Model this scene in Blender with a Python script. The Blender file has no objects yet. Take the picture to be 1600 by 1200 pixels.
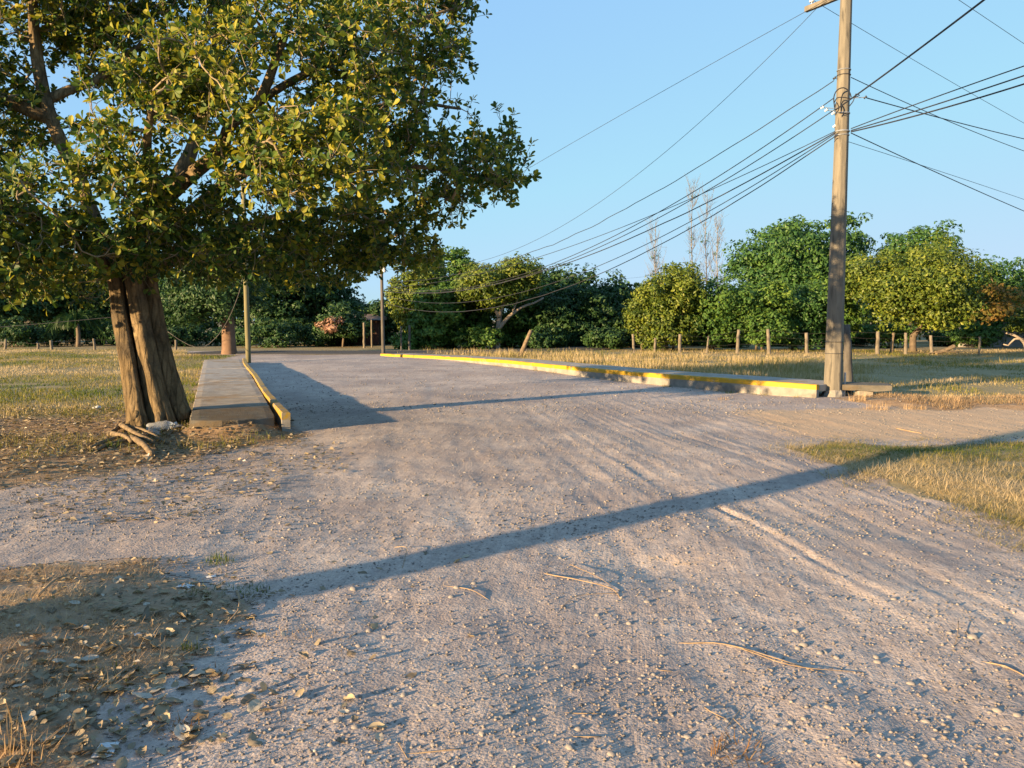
import bpy, math, random
import numpy as np
from mathutils import Vector, Matrix
R = math.radians
rng = np.random.default_rng(7)
random.seed(7)
S = bpy.context.scene
COL = S.collection

# ------------------------------------------------------------------ camera, sky, sun, exposure
F_PX, CAM_H, PITCH = 1208.0, 1.6, math.atan(100 / 1208.0)
cam_d = bpy.data.cameras.new('camera'); cam = bpy.data.objects.new('camera', cam_d); COL.objects.link(cam)
cam_d.sensor_width = 36; cam_d.lens = F_PX / 1600 * 36; cam_d.clip_end = 5000; cam_d.clip_start = 0.05
cam.location = (0, 0, CAM_H); cam.rotation_euler = (math.pi / 2 - PITCH, 0, 0)
S.camera = cam
SUN_AZ, SUN_EL = R(54.4 + 180), R(8.7)        # azimuth of the sun itself, from +Y towards +X
SUN_DIR = np.array([math.sin(SUN_AZ) * math.cos(SUN_EL), math.cos(SUN_AZ) * math.cos(SUN_EL), math.sin(SUN_EL)])
w = bpy.data.worlds.new('World'); S.world = w; w.use_nodes = True
nt = w.node_tree
sky = nt.nodes.new('ShaderNodeTexSky'); sky.sky_type = 'NISHITA'; sky.sun_disc = False
sky.sun_elevation = SUN_EL; sky.sun_rotation = SUN_AZ
sky.air_density = 1.0; sky.dust_density = 0.3; sky.ozone_density = 1.4; sky.altitude = 0
bg = nt.nodes['Background']; bg.inputs['Strength'].default_value = 0.10
gm = nt.nodes.new('ShaderNodeGamma'); gm.inputs['Gamma'].default_value = .30          # the phone's compressed sky range
tm = nt.nodes.new('ShaderNodeMix'); tm.data_type = 'RGBA'; tm.blend_type = 'MULTIPLY'; tm.inputs[0].default_value = 1
tm.inputs[7].default_value = (0.90, 1.43, 2.01, 1)
dk = nt.nodes.new('ShaderNodeMix'); dk.data_type = 'RGBA'; dk.blend_type = 'DARKEN'; dk.inputs[0].default_value = 1; dk.inputs[7].default_value = (2.4, 2.10, 2.68, 1)   # and its highlight limit
nt.links.new(sky.outputs['Color'], gm.inputs['Color']); nt.links.new(gm.outputs[0], tm.inputs[6]); nt.links.new(tm.outputs[2], dk.inputs[6]); nt.links.new(dk.outputs[2], bg.inputs['Color'])
sl = bpy.data.lights.new('sun', 'SUN'); sl.energy = 4.8; sl.angle = R(0.5); sl.color = (1.0, 0.69, 0.36)
so = bpy.data.objects.new('sun', sl); COL.objects.link(so)
so.rotation_euler = Vector(-SUN_DIR).to_track_quat('-Z', 'Y').to_euler()
so.location = (-20, -15, 12)
S.view_settings.view_transform = 'Standard'; S.view_settings.look = 'None'
S.view_settings.exposure = 1.85; S.view_settings.gamma = 1
S.render.engine = 'CYCLES'
S.cycles.max_bounces = 6; S.cycles.diffuse_bounces = 3; S.cycles.transmission_bounces = 4
S.cycles.use_denoising = True

# ------------------------------------------------------------------ pixel <-> world helpers
CP, SP = math.cos(PITCH), math.sin(PITCH)
def ray(px, py):
    xc, yc = (px - 800) / F_PX, (600 - py) / F_PX
    return np.array([xc, CP + yc * SP, -SP + yc * CP])
def at(px, py, Y):                      # the point seen at that pixel, Y metres ahead
    d = ray(px, py); t = Y / d[1]
    return np.array([d[0] * t, Y, CAM_H + d[2] * t])
def gnd(px, py, z=0.0):                 # the point of height z seen at that pixel
    d = ray(px, py); t = (z - CAM_H) / d[2]
    return np.array([d[0] * t, d[1] * t, z])
def proj(p):
    x, y, z = p[0], p[1], p[2] - CAM_H
    f = y * CP - z * SP; u = y * SP + z * CP
    return 800 + F_PX * x / f, 600 - F_PX * u / f

# ------------------------------------------------------------------ numpy noise
def _hash(ix, iy, seed):
    h = (ix.astype(np.int64) * 374761393 + iy.astype(np.int64) * 668265263 + seed * 974711) & 0x7fffffff
    h = ((h ^ (h >> 13)) * 1274126177) & 0x7fffffff
    h = ((h ^ (h >> 16)) * 2246822519) & 0x7fffffff
    return (h & 0xffffff) / float(0xffffff)
def vnoise(x, y, seed=0):
    x = np.asarray(x, float); y = np.asarray(y, float)
    ix, iy = np.floor(x), np.floor(y); fx, fy = x - ix, y - iy
    fx = fx * fx * (3 - 2 * fx); fy = fy * fy * (3 - 2 * fy)
    a, b = _hash(ix, iy, seed), _hash(ix + 1, iy, seed)
    c, d = _hash(ix, iy + 1, seed), _hash(ix + 1, iy + 1, seed)
    return (a * (1 - fx) + b * fx) * (1 - fy) + (c * (1 - fx) + d * fx) * fy
def fbm(x, y, o=4, seed=0):
    v, a, t = 0, 1, 0
    for i in range(o):
        v = v + a * (vnoise(x * 2 ** i, y * 2 ** i, seed + i * 17) - .5); t += a; a *= .5
    return v / t * 2
def sstep(a, b, x):
    t = np.clip((x - a) / (b - a), 0, 1); return t * t * (3 - 2 * t)
def sdf(poly, x, y):                    # signed distance to a polygon, negative inside
    poly = np.asarray(poly)[:, :2]
    d = np.full(x.shape, 1e18); s = np.zeros(x.shape, bool)
    n = len(poly)
    for i in range(n):
        a, b = poly[i], poly[(i + 1) % n]
        e = b - a; wx, wy = x - a[0], y - a[1]
        t = np.clip((wx * e[0] + wy * e[1]) / (e @ e), 0, 1)
        d = np.minimum(d, (wx - e[0] * t) ** 2 + (wy - e[1] * t) ** 2)
        c = ((a[1] > y) != (b[1] > y))
        with np.errstate(divide='ignore', invalid='ignore'):
            xi = (b[0] - a[0]) * (y - a[1]) / (b[1] - a[1] if b[1] != a[1] else 1e-12) + a[0]
        s ^= c & (x < xi)
    d = np.sqrt(d)
    return np.where(s, -d, d)

# ------------------------------------------------------------------ mesh helpers
def tag(o, label=None, cat=None, group=None, kind=None):
    if label: o['label'] = label
    if cat: o['category'] = cat
    if group: o['group'] = group
    if kind: o['kind'] = kind
    return o
def empty(name, loc=(0, 0, 0), label=None, cat=None, group=None, kind=None):
    o = bpy.data.objects.new(name, None); COL.objects.link(o); o.location = tuple(loc); o.empty_display_size = .2
    return tag(o, label, cat, group, kind)
class MB:
    def __init__(s): s.V, s.F, s.T, s.n = [], {3: [], 4: []}, [], 0
    def add(s, V, F, tint=None):
        V = np.asarray(V, float).reshape(-1, 3)
        Fs = F if isinstance(F, (list, tuple)) and len(F) and isinstance(F[0], np.ndarray) else [np.asarray(F, int)]
        for f in Fs:
            if len(f): s.F[f.shape[1]].append(f + s.n)
        s.V.append(V); s.T.append(np.full(len(V), .5) if tint is None else np.broadcast_to(np.asarray(tint, float), (len(V),)))
        s.n += len(V); return s
    def build(s, name, mat, parent=None, smooth=False, origin=None, mats=None):
        V = np.concatenate(s.V); T = np.concatenate(s.T)
        if origin is not None: V = V - np.asarray(origin)
        me = bpy.data.meshes.new(name)
        me.vertices.add(len(V)); me.vertices.foreach_set('co', V.astype(np.float32).ravel())
        li, ls, st = [], [], 0
        for k in (4, 3):
            if s.F[k]:
                f = np.concatenate(s.F[k]); li.append(f.ravel()); ls.append(st + np.arange(len(f)) * k); st += f.size
        li = np.concatenate(li); ls = np.concatenate(ls)
        me.loops.add(len(li)); me.loops.foreach_set('vertex_index', li.astype(np.int32))
        me.polygons.add(len(ls)); me.polygons.foreach_set('loop_start', ls.astype(np.int32))
        me.polygons.foreach_set('use_smooth', np.full(len(ls), smooth))
        a = me.attributes.new('tint', 'FLOAT', 'POINT'); a.data.foreach_set('value', T.astype(np.float32))
        me.update(calc_edges=True); me.validate()
        me.materials.append(mat)
        o = bpy.data.objects.new(name, me); COL.objects.link(o)
        if origin is not None and parent is None: o.location = tuple(origin)
        if parent is not None: o.parent = parent
        return o
def catmull(P, step=.15):
    P = np.asarray(P, float); out = []
    Q = np.vstack([2 * P[0] - P[1], P, 2 * P[-1] - P[-2]])
    for i in range(1, len(Q) - 2):
        a, b, c, d = Q[i - 1:i + 3]
        n = max(1, int(np.linalg.norm(c[:3] - b[:3]) / step))
        for t in np.arange(n) / n:
            out.append(.5 * (2 * b + (c - a) * t + (2 * a - 5 * b + 4 * c - d) * t * t + (3 * b - a - 3 * c + d) * t ** 3))
    out.append(P[-1]); return np.array(out)
def frames(P):
    T = np.gradient(P, axis=0); T /= np.linalg.norm(T, axis=1)[:, None] + 1e-9
    up = np.array([0, 0, 1.]) if abs(T[0][2]) < .9 else np.array([1., 0, 0])
    N = np.zeros_like(P); n = np.cross(T[0], up); n /= np.linalg.norm(n)
    for i in range(len(P)):
        n = n - T[i] * (n @ T[i]); n /= np.linalg.norm(n) + 1e-9; N[i] = n
    return T, N, np.cross(T, N)
def tube(mb, P, r, sides=6, rough=0, tint=None, cap=True, seed=0, aniso=(3, 3)):
    P = np.asarray(P, float); k = len(P); r = np.broadcast_to(np.asarray(r, float), (k,))
    T, N, B = frames(P)
    a = np.arange(sides) / sides * 2 * np.pi
    rr = np.repeat(r[:, None], sides, 1)
    if rough:
        L = np.concatenate([[0], np.cumsum(np.linalg.norm(np.diff(P, axis=0), axis=1))])
        rr = rr * (1 + rough * fbm(np.cos(a)[None] * aniso[0] * .5 + L[:, None] * aniso[1] * .3 + 50 + seed * 7, np.sin(a)[None] * aniso[0] * .5 + L[:, None] * aniso[1] * .2 + 50, 3, seed))
    V = P[:, None] + rr[..., None] * (np.cos(a)[None, :, None] * N[:, None] + np.sin(a)[None, :, None] * B[:, None])
    V = V.reshape(-1, 3)
    i, j = np.meshgrid(np.arange(k - 1), np.arange(sides), indexing='ij'); j2 = (j + 1) % sides
    F4 = np.stack([i * sides + j, i * sides + j2, (i + 1) * sides + j2, (i + 1) * sides + j], -1).reshape(-1, 4)
    Fs = [F4]
    if cap:
        V = np.vstack([V, P[0], P[-1]]); c0, c1 = k * sides, k * sides + 1
        jj = np.arange(sides); j2 = (jj + 1) % sides
        Fs.append(np.concatenate([np.stack([np.full(sides, c0), j2, jj], 1), np.stack([np.full(sides, c1), (k - 1) * sides + jj, (k - 1) * sides + j2], 1)]))
    mb.add(V, Fs, tint)
def box(mb, c, ax, ay, az, bev=.01, tint=None):
    """a box with chamfered edges: centre, three half-axis vectors"""
    c, ax, ay, az = [np.asarray(v, float) for v in (c, ax, ay, az)]
    L = [np.linalg.norm(v) for v in (ax, ay, az)]; U = [v / l for v, l in zip((ax, ay, az), L)]
    b = min(bev, min(L) * .45)
    V, idx = [], {}
    for sx in (-1, 1):
        for sy in (-1, 1):
            for sz in (-1, 1):
                s = (sx, sy, sz)
                for m in range(3):
                    q = c.copy()
                    for k in range(3): q = q + U[k] * s[k] * (L[k] if k == m else L[k] - b)
                    idx[(s, m)] = len(V); V.append(q)
    F4, F3 = [], []
    for m in range(3):
        o = [k for k in range(3) if k != m]
        for sg in (-1, 1):
            f = []
            for (u, v) in ((-1, -1), (1, -1), (1, 1), (-1, 1)):
                s = [0, 0, 0]; s[m] = sg; s[o[0]] = u; s[o[1]] = v; f.append(idx[(tuple(s), m)])
            F4.append(f)
    for m in range(3):                        # edges along axis m
        o = [k for k in range(3) if k != m]
        for u in (-1, 1):
            for v in (-1, 1):
                s0, s1 = [0] * 3, [0] * 3
                s0[m], s1[m] = -1, 1
                for s in (s0, s1): s[o[0]] = u; s[o[1]] = v
                F4.append([idx[(tuple(s0), o[0])], idx[(tuple(s1), o[0])], idx[(tuple(s1), o[1])], idx[(tuple(s0), o[1])]])
    for sx in (-1, 1):
        for sy in (-1, 1):
            for sz in (-1, 1): F3.append([idx[((sx, sy, sz), m)] for m in range(3)])
    V = np.array(V)
    def fix(F):
        out = []
        for f in F:
            n = np.cross(V[f[1]] - V[f[0]], V[f[2]] - V[f[0]])
            out.append(f if n @ (V[f].mean(0) - c) > 0 else f[::-1])
        return np.array(out)
    mb.add(V, [fix(F4), fix(F3)], tint)

# ------------------------------------------------------------------ materials
def mat_new(name):
    m = bpy.data.materials.new(name); m.use_nodes = True
    n = m.node_tree.nodes; return m, n, m.node_tree.links, n['Principled BSDF']
def ramp(n, stops):
    r = n.new('ShaderNodeValToRGB'); e = r.color_ramp.elements
    while len(e) < len(stops): e.new(.5)
    for i, (p, c) in enumerate(stops): e[i].position = p; e[i].color = (*c, 1)
    return r
def noise(n, l, vec, scale, detail=4, rough=.55, dist=0):
    t = n.new('ShaderNodeTexNoise'); t.inputs['Scale'].default_value = scale; t.inputs['Detail'].default_value = detail
    t.inputs['Roughness'].default_value = rough; t.inputs['Distortion'].default_value = dist
    if vec is not None: l.new(vec, t.inputs['Vector'])
    return t
def mixc(n, l, fac, a, b, mode='MIX'):
    m = n.new('ShaderNodeMix'); m.data_type = 'RGBA'; m.blend_type = mode
    for s, v in ((m.inputs[0], fac), (m.inputs[6], a), (m.inputs[7], b)):
        if isinstance(v, (float, int)): s.default_value = v
        elif isinstance(v, tuple): s.default_value = (*v, 1)
        else: l.new(v, s)
    return m.outputs[2]
def math_(n, l, op, a, b=None, clamp=False):
    m = n.new('ShaderNodeMath'); m.operation = op; m.use_clamp = clamp
    for s, v in ((m.inputs[0], a), (m.inputs[1], b)):
        if v is None: continue
        if isinstance(v, (float, int)): s.default_value = v
        else: l.new(v, s)
    return m.outputs[0]
def mapping(n, l, vec, scale=(1, 1, 1), rot=(0, 0, 0)):
    m = n.new('ShaderNodeMapping'); m.inputs['Scale'].default_value = scale; m.inputs['Rotation'].default_value = rot
    l.new(vec, m.inputs['Vector']); return m.outputs['Vector']
def bump(n, l, h, strength, dist, normal=None):
    b = n.new('ShaderNodeBump'); b.inputs['Strength'].default_value = strength; b.inputs['Distance'].default_value = dist
    l.new(h, b.inputs['Height'])
    if normal is not None: l.new(normal, b.inputs['Normal'])
    return b.outputs['Normal']
def leafmat(name, stops, trans=.3, rough=.5, spec=.35, boost=1.5):
    m, n, l, p = mat_new(name)
    a = n.new('ShaderNodeAttribute'); a.attribute_name = 'tint'
    r = ramp(n, stops); l.new(a.outputs['Fac'], r.inputs[0])
    l.new(r.outputs[0], p.inputs['Base Color']); p.inputs['Roughness'].default_value = rough
    p.inputs['Specular IOR Level'].default_value = spec
    t = n.new('ShaderNodeBsdfTranslucent'); c = mixc(n, l, 1.0, r.outputs[0], (boost, boost, boost * .6), 'MULTIPLY')
    l.new(c, t.inputs['Color'])
    mx = n.new('ShaderNodeMixShader'); mx.inputs[0].default_value = trans
    l.new(p.outputs[0], mx.inputs[1]); l.new(t.outputs[0], mx.inputs[2])
    l.new(mx.outputs[0], n['Material Output'].inputs['Surface'])
    return m
def surf(name, c0, c1, scale=8, rough=.85, bscale=30, bstr=.4, bdist=.01, stretch=(1, 1, 1), c2=None, s2=2.0, t2=.55, spec=.3):
    """mottled matt surface; c2 is a second stain colour in larger patches"""
    m, n, l, p = mat_new(name)
    tc = n.new('ShaderNodeTexCoord').outputs['Object']
    v = mapping(n, l, tc, stretch)
    a = noise(n, l, v, scale, 6, .6); r = ramp(n, [(.3, c0), (.7, c1)]); l.new(a.outputs['Fac'], r.inputs[0])
    col = r.outputs[0]
    if c2:
        b = noise(n, l, v, s2, 5, .65, .3); rr = ramp(n, [(t2, (0, 0, 0)), (t2 + .12, (1, 1, 1))]); l.new(b.outputs['Fac'], rr.inputs[0])
        col = mixc(n, l, rr.outputs[0], col, c2)
    l.new(col, p.inputs['Base Color']); p.inputs['Roughness'].default_value = rough; p.inputs['Specular IOR Level'].default_value = spec
    h = noise(n, l, v, bscale, 6, .65)
    l.new(bump(n, l, h.outputs['Fac'], bstr, bdist), p.inputs['Normal'])
    return m

M = {}
M['leaf'] = leafmat('broad_leaf', [(0, (.014, .045, .016)), (.35, (.036, .080, .015)), (.62, (.095, .135, .018)), (1, (.27, .245, .026))], .28, .55, .25, 1.7)
M['tree_a'] = leafmat('leaf_mid_green', [(0, (.020, .062, .015)), (.5, (.058, .130, .022)), (1, (.14, .21, .032))], .25, .55, .3)
M['tree_b'] = leafmat('leaf_yellow_green', [(0, (.026, .054, .009)), (.5, (.085, .128, .014)), (1, (.20, .225, .026))], .25, .5, .35)
M['tree_c'] = leafmat('leaf_blue_green', [(0, (.016, .056, .018)), (.5, (.046, .115, .026)), (1, (.095, .175, .034))], .25, .5, .35)
M['tree_d'] = leafmat('leaf_dark', [(0, (.010, .034, .012)), (.5, (.024, .064, .017)), (1, (.055, .105, .024))], .2, .55, .3)
M['tree_o'] = leafmat('leaf_rusty', [(0, (.05, .075, .014)), (.5, (.13, .105, .025)), (1, (.22, .12, .04))], .25, .6, .2)
M['blossom'] = leafmat('blossom_peach', [(0, (.20, .11, .08)), (.5, (.34, .21, .16)), (1, (.44, .30, .24))], .3, .7, .1)
M['grass'] = leafmat('grass_mixed', [(0, (.045, .095, .016)), (.3, (.11, .14, .022)), (.5, (.22, .19, .045)), (.75, (.36, .285, .155)), (1, (.50, .40, .26))], .3, .7, .15, 1.2)
M['straw'] = leafmat('dry_straw', [(0, (.11, .08, .045)), (.5, (.31, .21, .12)), (1, (.52, .38, .23))], .2, .8, .1, 1.2)
M['dryleaf'] = leafmat('fallen_dry_leaf', [(0, (.13, .105, .075)), (.4, (.25, .205, .14)), (.75, (.34, .27, .165)), (1, (.48, .45, .40))], .15, .6, .3, 1.2)
M['bark'] = surf('bark_grey_tan', (.10, .075, .042), (.25, .18, .095), 9, .9, 30, 1.0, .03, (1, 1, .55), (.065, .053, .040), 4, .52)
def bark_mat():
    m, n, l, p = mat_new('ridged_bark'); tc = n.new('ShaderNodeTexCoord').outputs['Object']
    v = mapping(n, l, tc, (1, 1, .28)); w = noise(n, l, v, 7, 5, .65, .6); f = noise(n, l, tc, 45, 6, .7); b = noise(n, l, tc, 2.6, 4, .6)
    vo = n.new('ShaderNodeTexVoronoi'); vo.feature = 'DISTANCE_TO_EDGE'; vo.inputs['Scale'].default_value = 11; l.new(mapping(n, l, v, (1, 1, .8)), vo.inputs['Vector'])
    cr = ramp(n, [(0, (0, 0, 0)), (.16, (1, 1, 1))]); l.new(vo.outputs['Distance'], cr.inputs[0])
    hor = noise(n, l, mapping(n, l, tc, (2, 2, 30)), 1.2, 3, .6)
    r = ramp(n, [(.3, (.085, .064, .038)), (.5, (.17, .125, .07)), (.7, (.27, .20, .115))]); l.new(w.outputs['Fac'], r.inputs[0])
    sp = ramp(n, [(.50, (0, 0, 0)), (.66, (1, 1, 1))]); l.new(b.outputs['Fac'], sp.inputs[0])
    c = mixc(n, l, math_(n, l, 'MULTIPLY', sp.outputs[0], .7), r.outputs[0], (.065, .055, .045)); c = mixc(n, l, .4, c, cr.outputs[0], 'MULTIPLY')
    fr = ramp(n, [(.3, (.7, .7, .7)), (.7, (1.25, 1.25, 1.25))]); l.new(f.outputs['Fac'], fr.inputs[0]); c = mixc(n, l, .7, c, fr.outputs[0], 'MULTIPLY')
    l.new(c, p.inputs['Base Color']); p.inputs['Roughness'].default_value = .92; p.inputs['Specular IOR Level'].default_value = .15
    q = bump(n, l, cr.outputs[0], .5, .012); q = bump(n, l, w.outputs['Fac'], .8, .04, q); q = bump(n, l, hor.outputs['Fac'], .35, .02, q); q = bump(n, l, f.outputs['Fac'], .6, .012, q)
    l.new(q, p.inputs['Normal']); return m
M['bark'] = bark_mat()
M['barktan'] = surf('bark_tan_twigs', (.16, .13, .085), (.30, .245, .16), 9, .9, 30, .6, .01)
M['rust'] = leafmat('rusty_weed', [(0, (.10, .05, .022)), (.5, (.24, .125, .045)), (1, (.38, .25, .11))], .2, .8, .1, 1.2)
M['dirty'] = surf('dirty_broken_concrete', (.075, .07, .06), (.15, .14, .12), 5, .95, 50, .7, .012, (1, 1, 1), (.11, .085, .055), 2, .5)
M['bark2'] = surf('bark_far', (.09, .07, .05), (.17, .13, .09), 3, .9, 9, .8, .03, (1, 1, .3))
M['barkpale'] = surf('bark_pale', (.22, .18, .14), (.34, .29, .24), 3, .9, 9, .6, .03, (1, 1, .3))
M['log'] = surf('dead_wood', (.10, .072, .045), (.23, .175, .11), 9, .9, 60, .8, .012, (1, 1, 1), (.07, .055, .04), 6, .55)
M['twig'] = surf('dry_twig', (.18, .12, .07), (.34, .25, .155), 20, .85, 90, .3, .003)
M['concrete'] = surf('old_concrete', (.17, .16, .145), (.27, .25, .22), 5, .9, 60, .5, .006, (1, 1, 1), (.11, .10, .09), 1.6, .55)
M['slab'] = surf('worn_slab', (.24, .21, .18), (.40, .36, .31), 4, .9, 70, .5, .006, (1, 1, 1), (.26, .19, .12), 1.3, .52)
M['pole'] = surf('weathered_pole', (.115, .106, .088), (.185, .168, .135), 6, .88, 40, .5, .006, (2.5, 2.5, .35), (.075, .07, .06), 5, .54)
M['oldwood'] = surf('grey_old_wood', (.05, .047, .043), (.12, .11, .10), 9, .9, 40, .8, .01, (1, 1, .2))
M['polewood'] = surf('olive_wood_pole', (.12, .11, .055), (.19, .17, .09), 5, .85, 30, .4, .008, (2, 2, .2))
M['post'] = surf('fence_post_concrete', (.11, .095, .07), (.20, .17, .13), 5, .9, 30, .4, .01, (1, 1, .5))
M['steel'] = surf('galvanised_steel', (.30, .32, .34), (.46, .48, .50), 15, .45, 60, .15, .003)
M['steel'].node_tree.nodes['Principled BSDF'].inputs['Metallic'].default_value = .6
M['cable'] = surf('black_cable', (.016, .017, .022), (.03, .032, .04), 20, .55, 60, .1, .001)
M['insul'] = surf('porcelain', (.55, .55, .55), (.68, .68, .66), 10, .25, 40, .05, .001)
M['blackrub'] = surf('dark_insulator', (.03, .03, .035), (.06, .06, .06), 10, .5, 40, .05, .001)
M['white'] = surf('white_wash', (.48, .50, .52), (.62, .63, .64), 1.5, .9, 30, .2, .01)
M['block'] = surf('grey_block_wall', (.22, .21, .20), (.34, .33, .31), 2, .95, 20, .5, .02, (1, 1, 1), (.14, .13, .12), .8, .55)
M['redwall'] = surf('brown_red_boards', (.05, .028, .022), (.09, .048, .038), 3, .9, 20, .5, .02, (6, 1, 1))
M['rooftin'] = surf('roof_sheet', (.10, .075, .06), (.16, .12, .10), 2, .7, 20, .3, .02)
M['asphalt'] = surf('asphalt', (.045, .043, .042), (.075, .072, .07), 6, .9, 90, .6, .01)
M['stone'] = surf('pebble', (.17, .155, .145), (.30, .275, .25), 11, .9, 60, .3, .004)
M['poplar'] = surf('bare_poplar_grey', (.13, .125, .12), (.22, .21, .20), 6, .9, 20, .3, .01)
M['trunkpaint'] = surf('trunk_ochre', (.12, .075, .05), (.19, .12, .08), 5, .9, 30, .5, .01)
def yellow(name, cc, worn, thr):
    m, n, l, p = mat_new(name)
    tc = n.new('ShaderNodeTexCoord').outputs['Object']
    a = noise(n, l, tc, 5, 8, .7, .4); b = noise(n, l, tc, 40, 4, .6)
    s = math_(n, l, 'ADD', math_(n, l, 'MULTIPLY', a.outputs['Fac'], .75), math_(n, l, 'MULTIPLY', b.outputs['Fac'], .25))
    r = ramp(n, [(thr, (0, 0, 0)), (thr + .07, (1, 1, 1))]); l.new(s, r.inputs[0])
    c = noise(n, l, tc, 2.5, 4, .6); rc = ramp(n, [(.35, cc), (.7, tuple(x * .78 for x in cc))]); l.new(c.outputs['Fac'], rc.inputs[0])
    l.new(mixc(n, l, r.outputs[0], rc.outputs[0], worn), p.inputs['Base Color'])
    p.inputs['Roughness'].default_value = .65
    l.new(bump(n, l, b.outputs['Fac'], .35, .005), p.inputs['Normal']); return m
M['yellow'] = yellow('yellow_kerb_paint', (.46, .27, .004), (.24, .20, .13), .555)
M['yellow_worn'] = yellow('worn_yellow_kerb_paint', (.36, .225, .012), (.22, .18, .12), .49)
def plastic():
    m, n, l, p = mat_new('clear_plastic')
    p.inputs['Base Color'].default_value = (.82, .85, .88, 1); p.inputs['Roughness'].default_value = .15
    p.inputs['Transmission Weight'].default_value = .75; p.inputs['IOR'].default_value = 1.2
    tc = n.new('ShaderNodeTexCoord').outputs['Object']; a = noise(n, l, tc, 25, 3)
    l.new(bump(n, l, a.outputs['Fac'], .4, .01), p.inputs['Normal']); return m
M['plastic'] = plastic()

# ------------------------------------------------------------------ ground shape and regions
def gp(*pts): return np.array([gnd(*p)[:2] for p in pts])
TRACK = np.array([-.15, .989])                       # the way wheels run
P_patch = gp((1235, 704), (1300, 692), (1400, 700), (1500, 697), (1640, 690), (1900, 690), (2100, 860), (1760, 900), (1600, 838), (1500, 805), (1400, 775), (1330, 745), (1270, 722))
P_straw = gp((-400, 925), (-150, 900), (0, 895), (100, 880), (190, 884), (250, 905), (330, 930), (395, 945), (390, 968), (320, 985), (300, 1030), (240, 1070), (150, 1110), (130, 1200), (-350, 1330))
P_dirt = gp((-600, 765), (0, 757), (150, 738), (260, 722), (420, 695), (470, 682), (440, 655), (300, 630), (0, 600), (-900, 600))
P_lfield = np.array([(-60, 12.6), (-8, 12.6), (-6.3, 13.2), (-5.7, 13.9), (-10.5, 26.4), (-11.2, 30), (-11.5, 32.4), (-14, 33.2), (-17, 40), (-60, 41)])
P_rfield = np.array([(7.2, 16.6), (8.2, 15.3), (9.5, 14.6), (20, 14.3), (90, 14.0), (90, 60), (-3, 60), (-5.0, 33.2), (-2.0, 29.6), (.6, 26.2), (2.4, 23.0), (4.4, 20.0), (6.2, 17.9)])
P_bank = np.array([(6.7, 15.4), (7.0, 14.4), (7.7, 13.7), (8.6, 14.0), (9.3, 13.1), (10.2, 13.6), (11, 12.7), (12, 13.3), (13, 12.6), (30, 12.4), (30, 15.2), (9, 15.6), (7.6, 16.2)])
def along(x, y): return x * TRACK[0] + y * TRACK[1]
def across(x, y): return x * TRACK[1] - y * TRACK[0]
def gh(x, y):
    x = np.asarray(x, float); y = np.asarray(y, float)
    z = .12 * sstep(14, 32, y)
    r2 = np.hypot(x, y)
    z = z + .035 * fbm(x * .35 + 3, y * .35, 3, 5) * sstep(120, 40, r2)
    near = sstep(24, 8, r2)
    s, t = across(x, y), along(x, y)
    z = z + near * (.010 * fbm(s * 3.5, t * .35, 3, 11) + .012 * fbm(x * 2.2, y * 2.2, 3, 23) + .0035 * fbm(x * 9, y * 9, 3, 31))
    z = z + near * .006 * fbm(s * 14, t * .5, 2, 41) * sstep(-.5, 1.2, x)
    z = z + .12 * sstep(.25, -.95, sdf(P_straw, x, y)) * (.7 + .6 * fbm(x * 1.6, y * 1.6, 3, 51))
    z = z + .10 * sstep(.2, -1.0, sdf(P_patch, x, y)) * (.8 + .5 * fbm(x * 1.3, y * 1.3, 3, 61))
    z = z + .10 * sstep(.35, -.5, sdf(P_bank, x, y)) * (.6 + 1.0 * fbm(x * 1.1, y * 1.1, 3, 71))
    z = z + .15 * np.exp(-(((x + 4.0) / .60) ** 4 + ((y - 10.85) / .55) ** 2))      # soil under the broken slab end
    z = z + .06 * np.exp(-(((x + 5.4) / .8) ** 2 + ((y - 11.9) / .7) ** 2))
    z = z - .035 * np.exp(-(((x - 1.05) / .45) ** 2 + ((y - 4.95) / .28) ** 2))      # pothole
    tt = (y - 6.3) / .98; off = np.abs(x - 1.80 + .19 * tt + .02 * np.sin(tt * 3)); win = sstep(-2.2, -1.7, tt) * sstep(.5, .1, tt)
    z = z + win * (.4 + vnoise(tt * 5, tt * 0, 9)) * (.004 * np.exp(-((off - .07) / .035) ** 2) - .010 * np.exp(-(off / .03) ** 2))      # a wheel rut
    return z
def G(p): return float(gh(np.array([p[0]]), np.array([p[1]]))[0])
def onG(px, py):                          # the ground point at a pixel, with the true height
    z = 0.0
    for _ in range(4): p = gnd(px, py, z); z = G(p)
    return np.array([p[0], p[1], z])
def masks(x, y):
    n1 = fbm(x * .8, y * .8, 4, 81); n2 = fbm(x * 3.2, y * 3.2, 3, 91)
    nn = .35 * n1 + .15 * n2
    far = np.maximum(sdf(P_lfield, x, y), -99)
    fld = np.minimum(sdf(P_lfield, x, y), sdf(P_rfield, x, y))
    back = (y < -6) | (y > 36.9) | (np.abs(x) > 45)
    grass = np.maximum(sstep(.5, -.5, fld + nn), sstep(.30, -.30, sdf(P_patch, x, y) + .7 * nn))
    grass = np.where(back, 1, grass)
    straw = sstep(.2, -.2, sdf(P_straw, x, y) + .5 * nn)
    dirt = np.maximum(sstep(.8, -.6, sdf(P_dirt, x, y) + 1.2 * nn), sstep(.6, -.3, sdf(P_bank, x, y) + nn))
    track = sstep(1.1, -.4, np.abs(y - (11.9 + .02 * x)) - 1.5 + nn) * sstep(2.2, 5.5, x)   # the earth lane on the right
    track = np.maximum(track, .42 * np.exp(-(((x - 1.15) / .5) ** 2 + ((y - 5.1) / .5) ** 2)) + .1 * nn)      # sandy patch by the pothole
    return grass, dirt, straw, track

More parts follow.
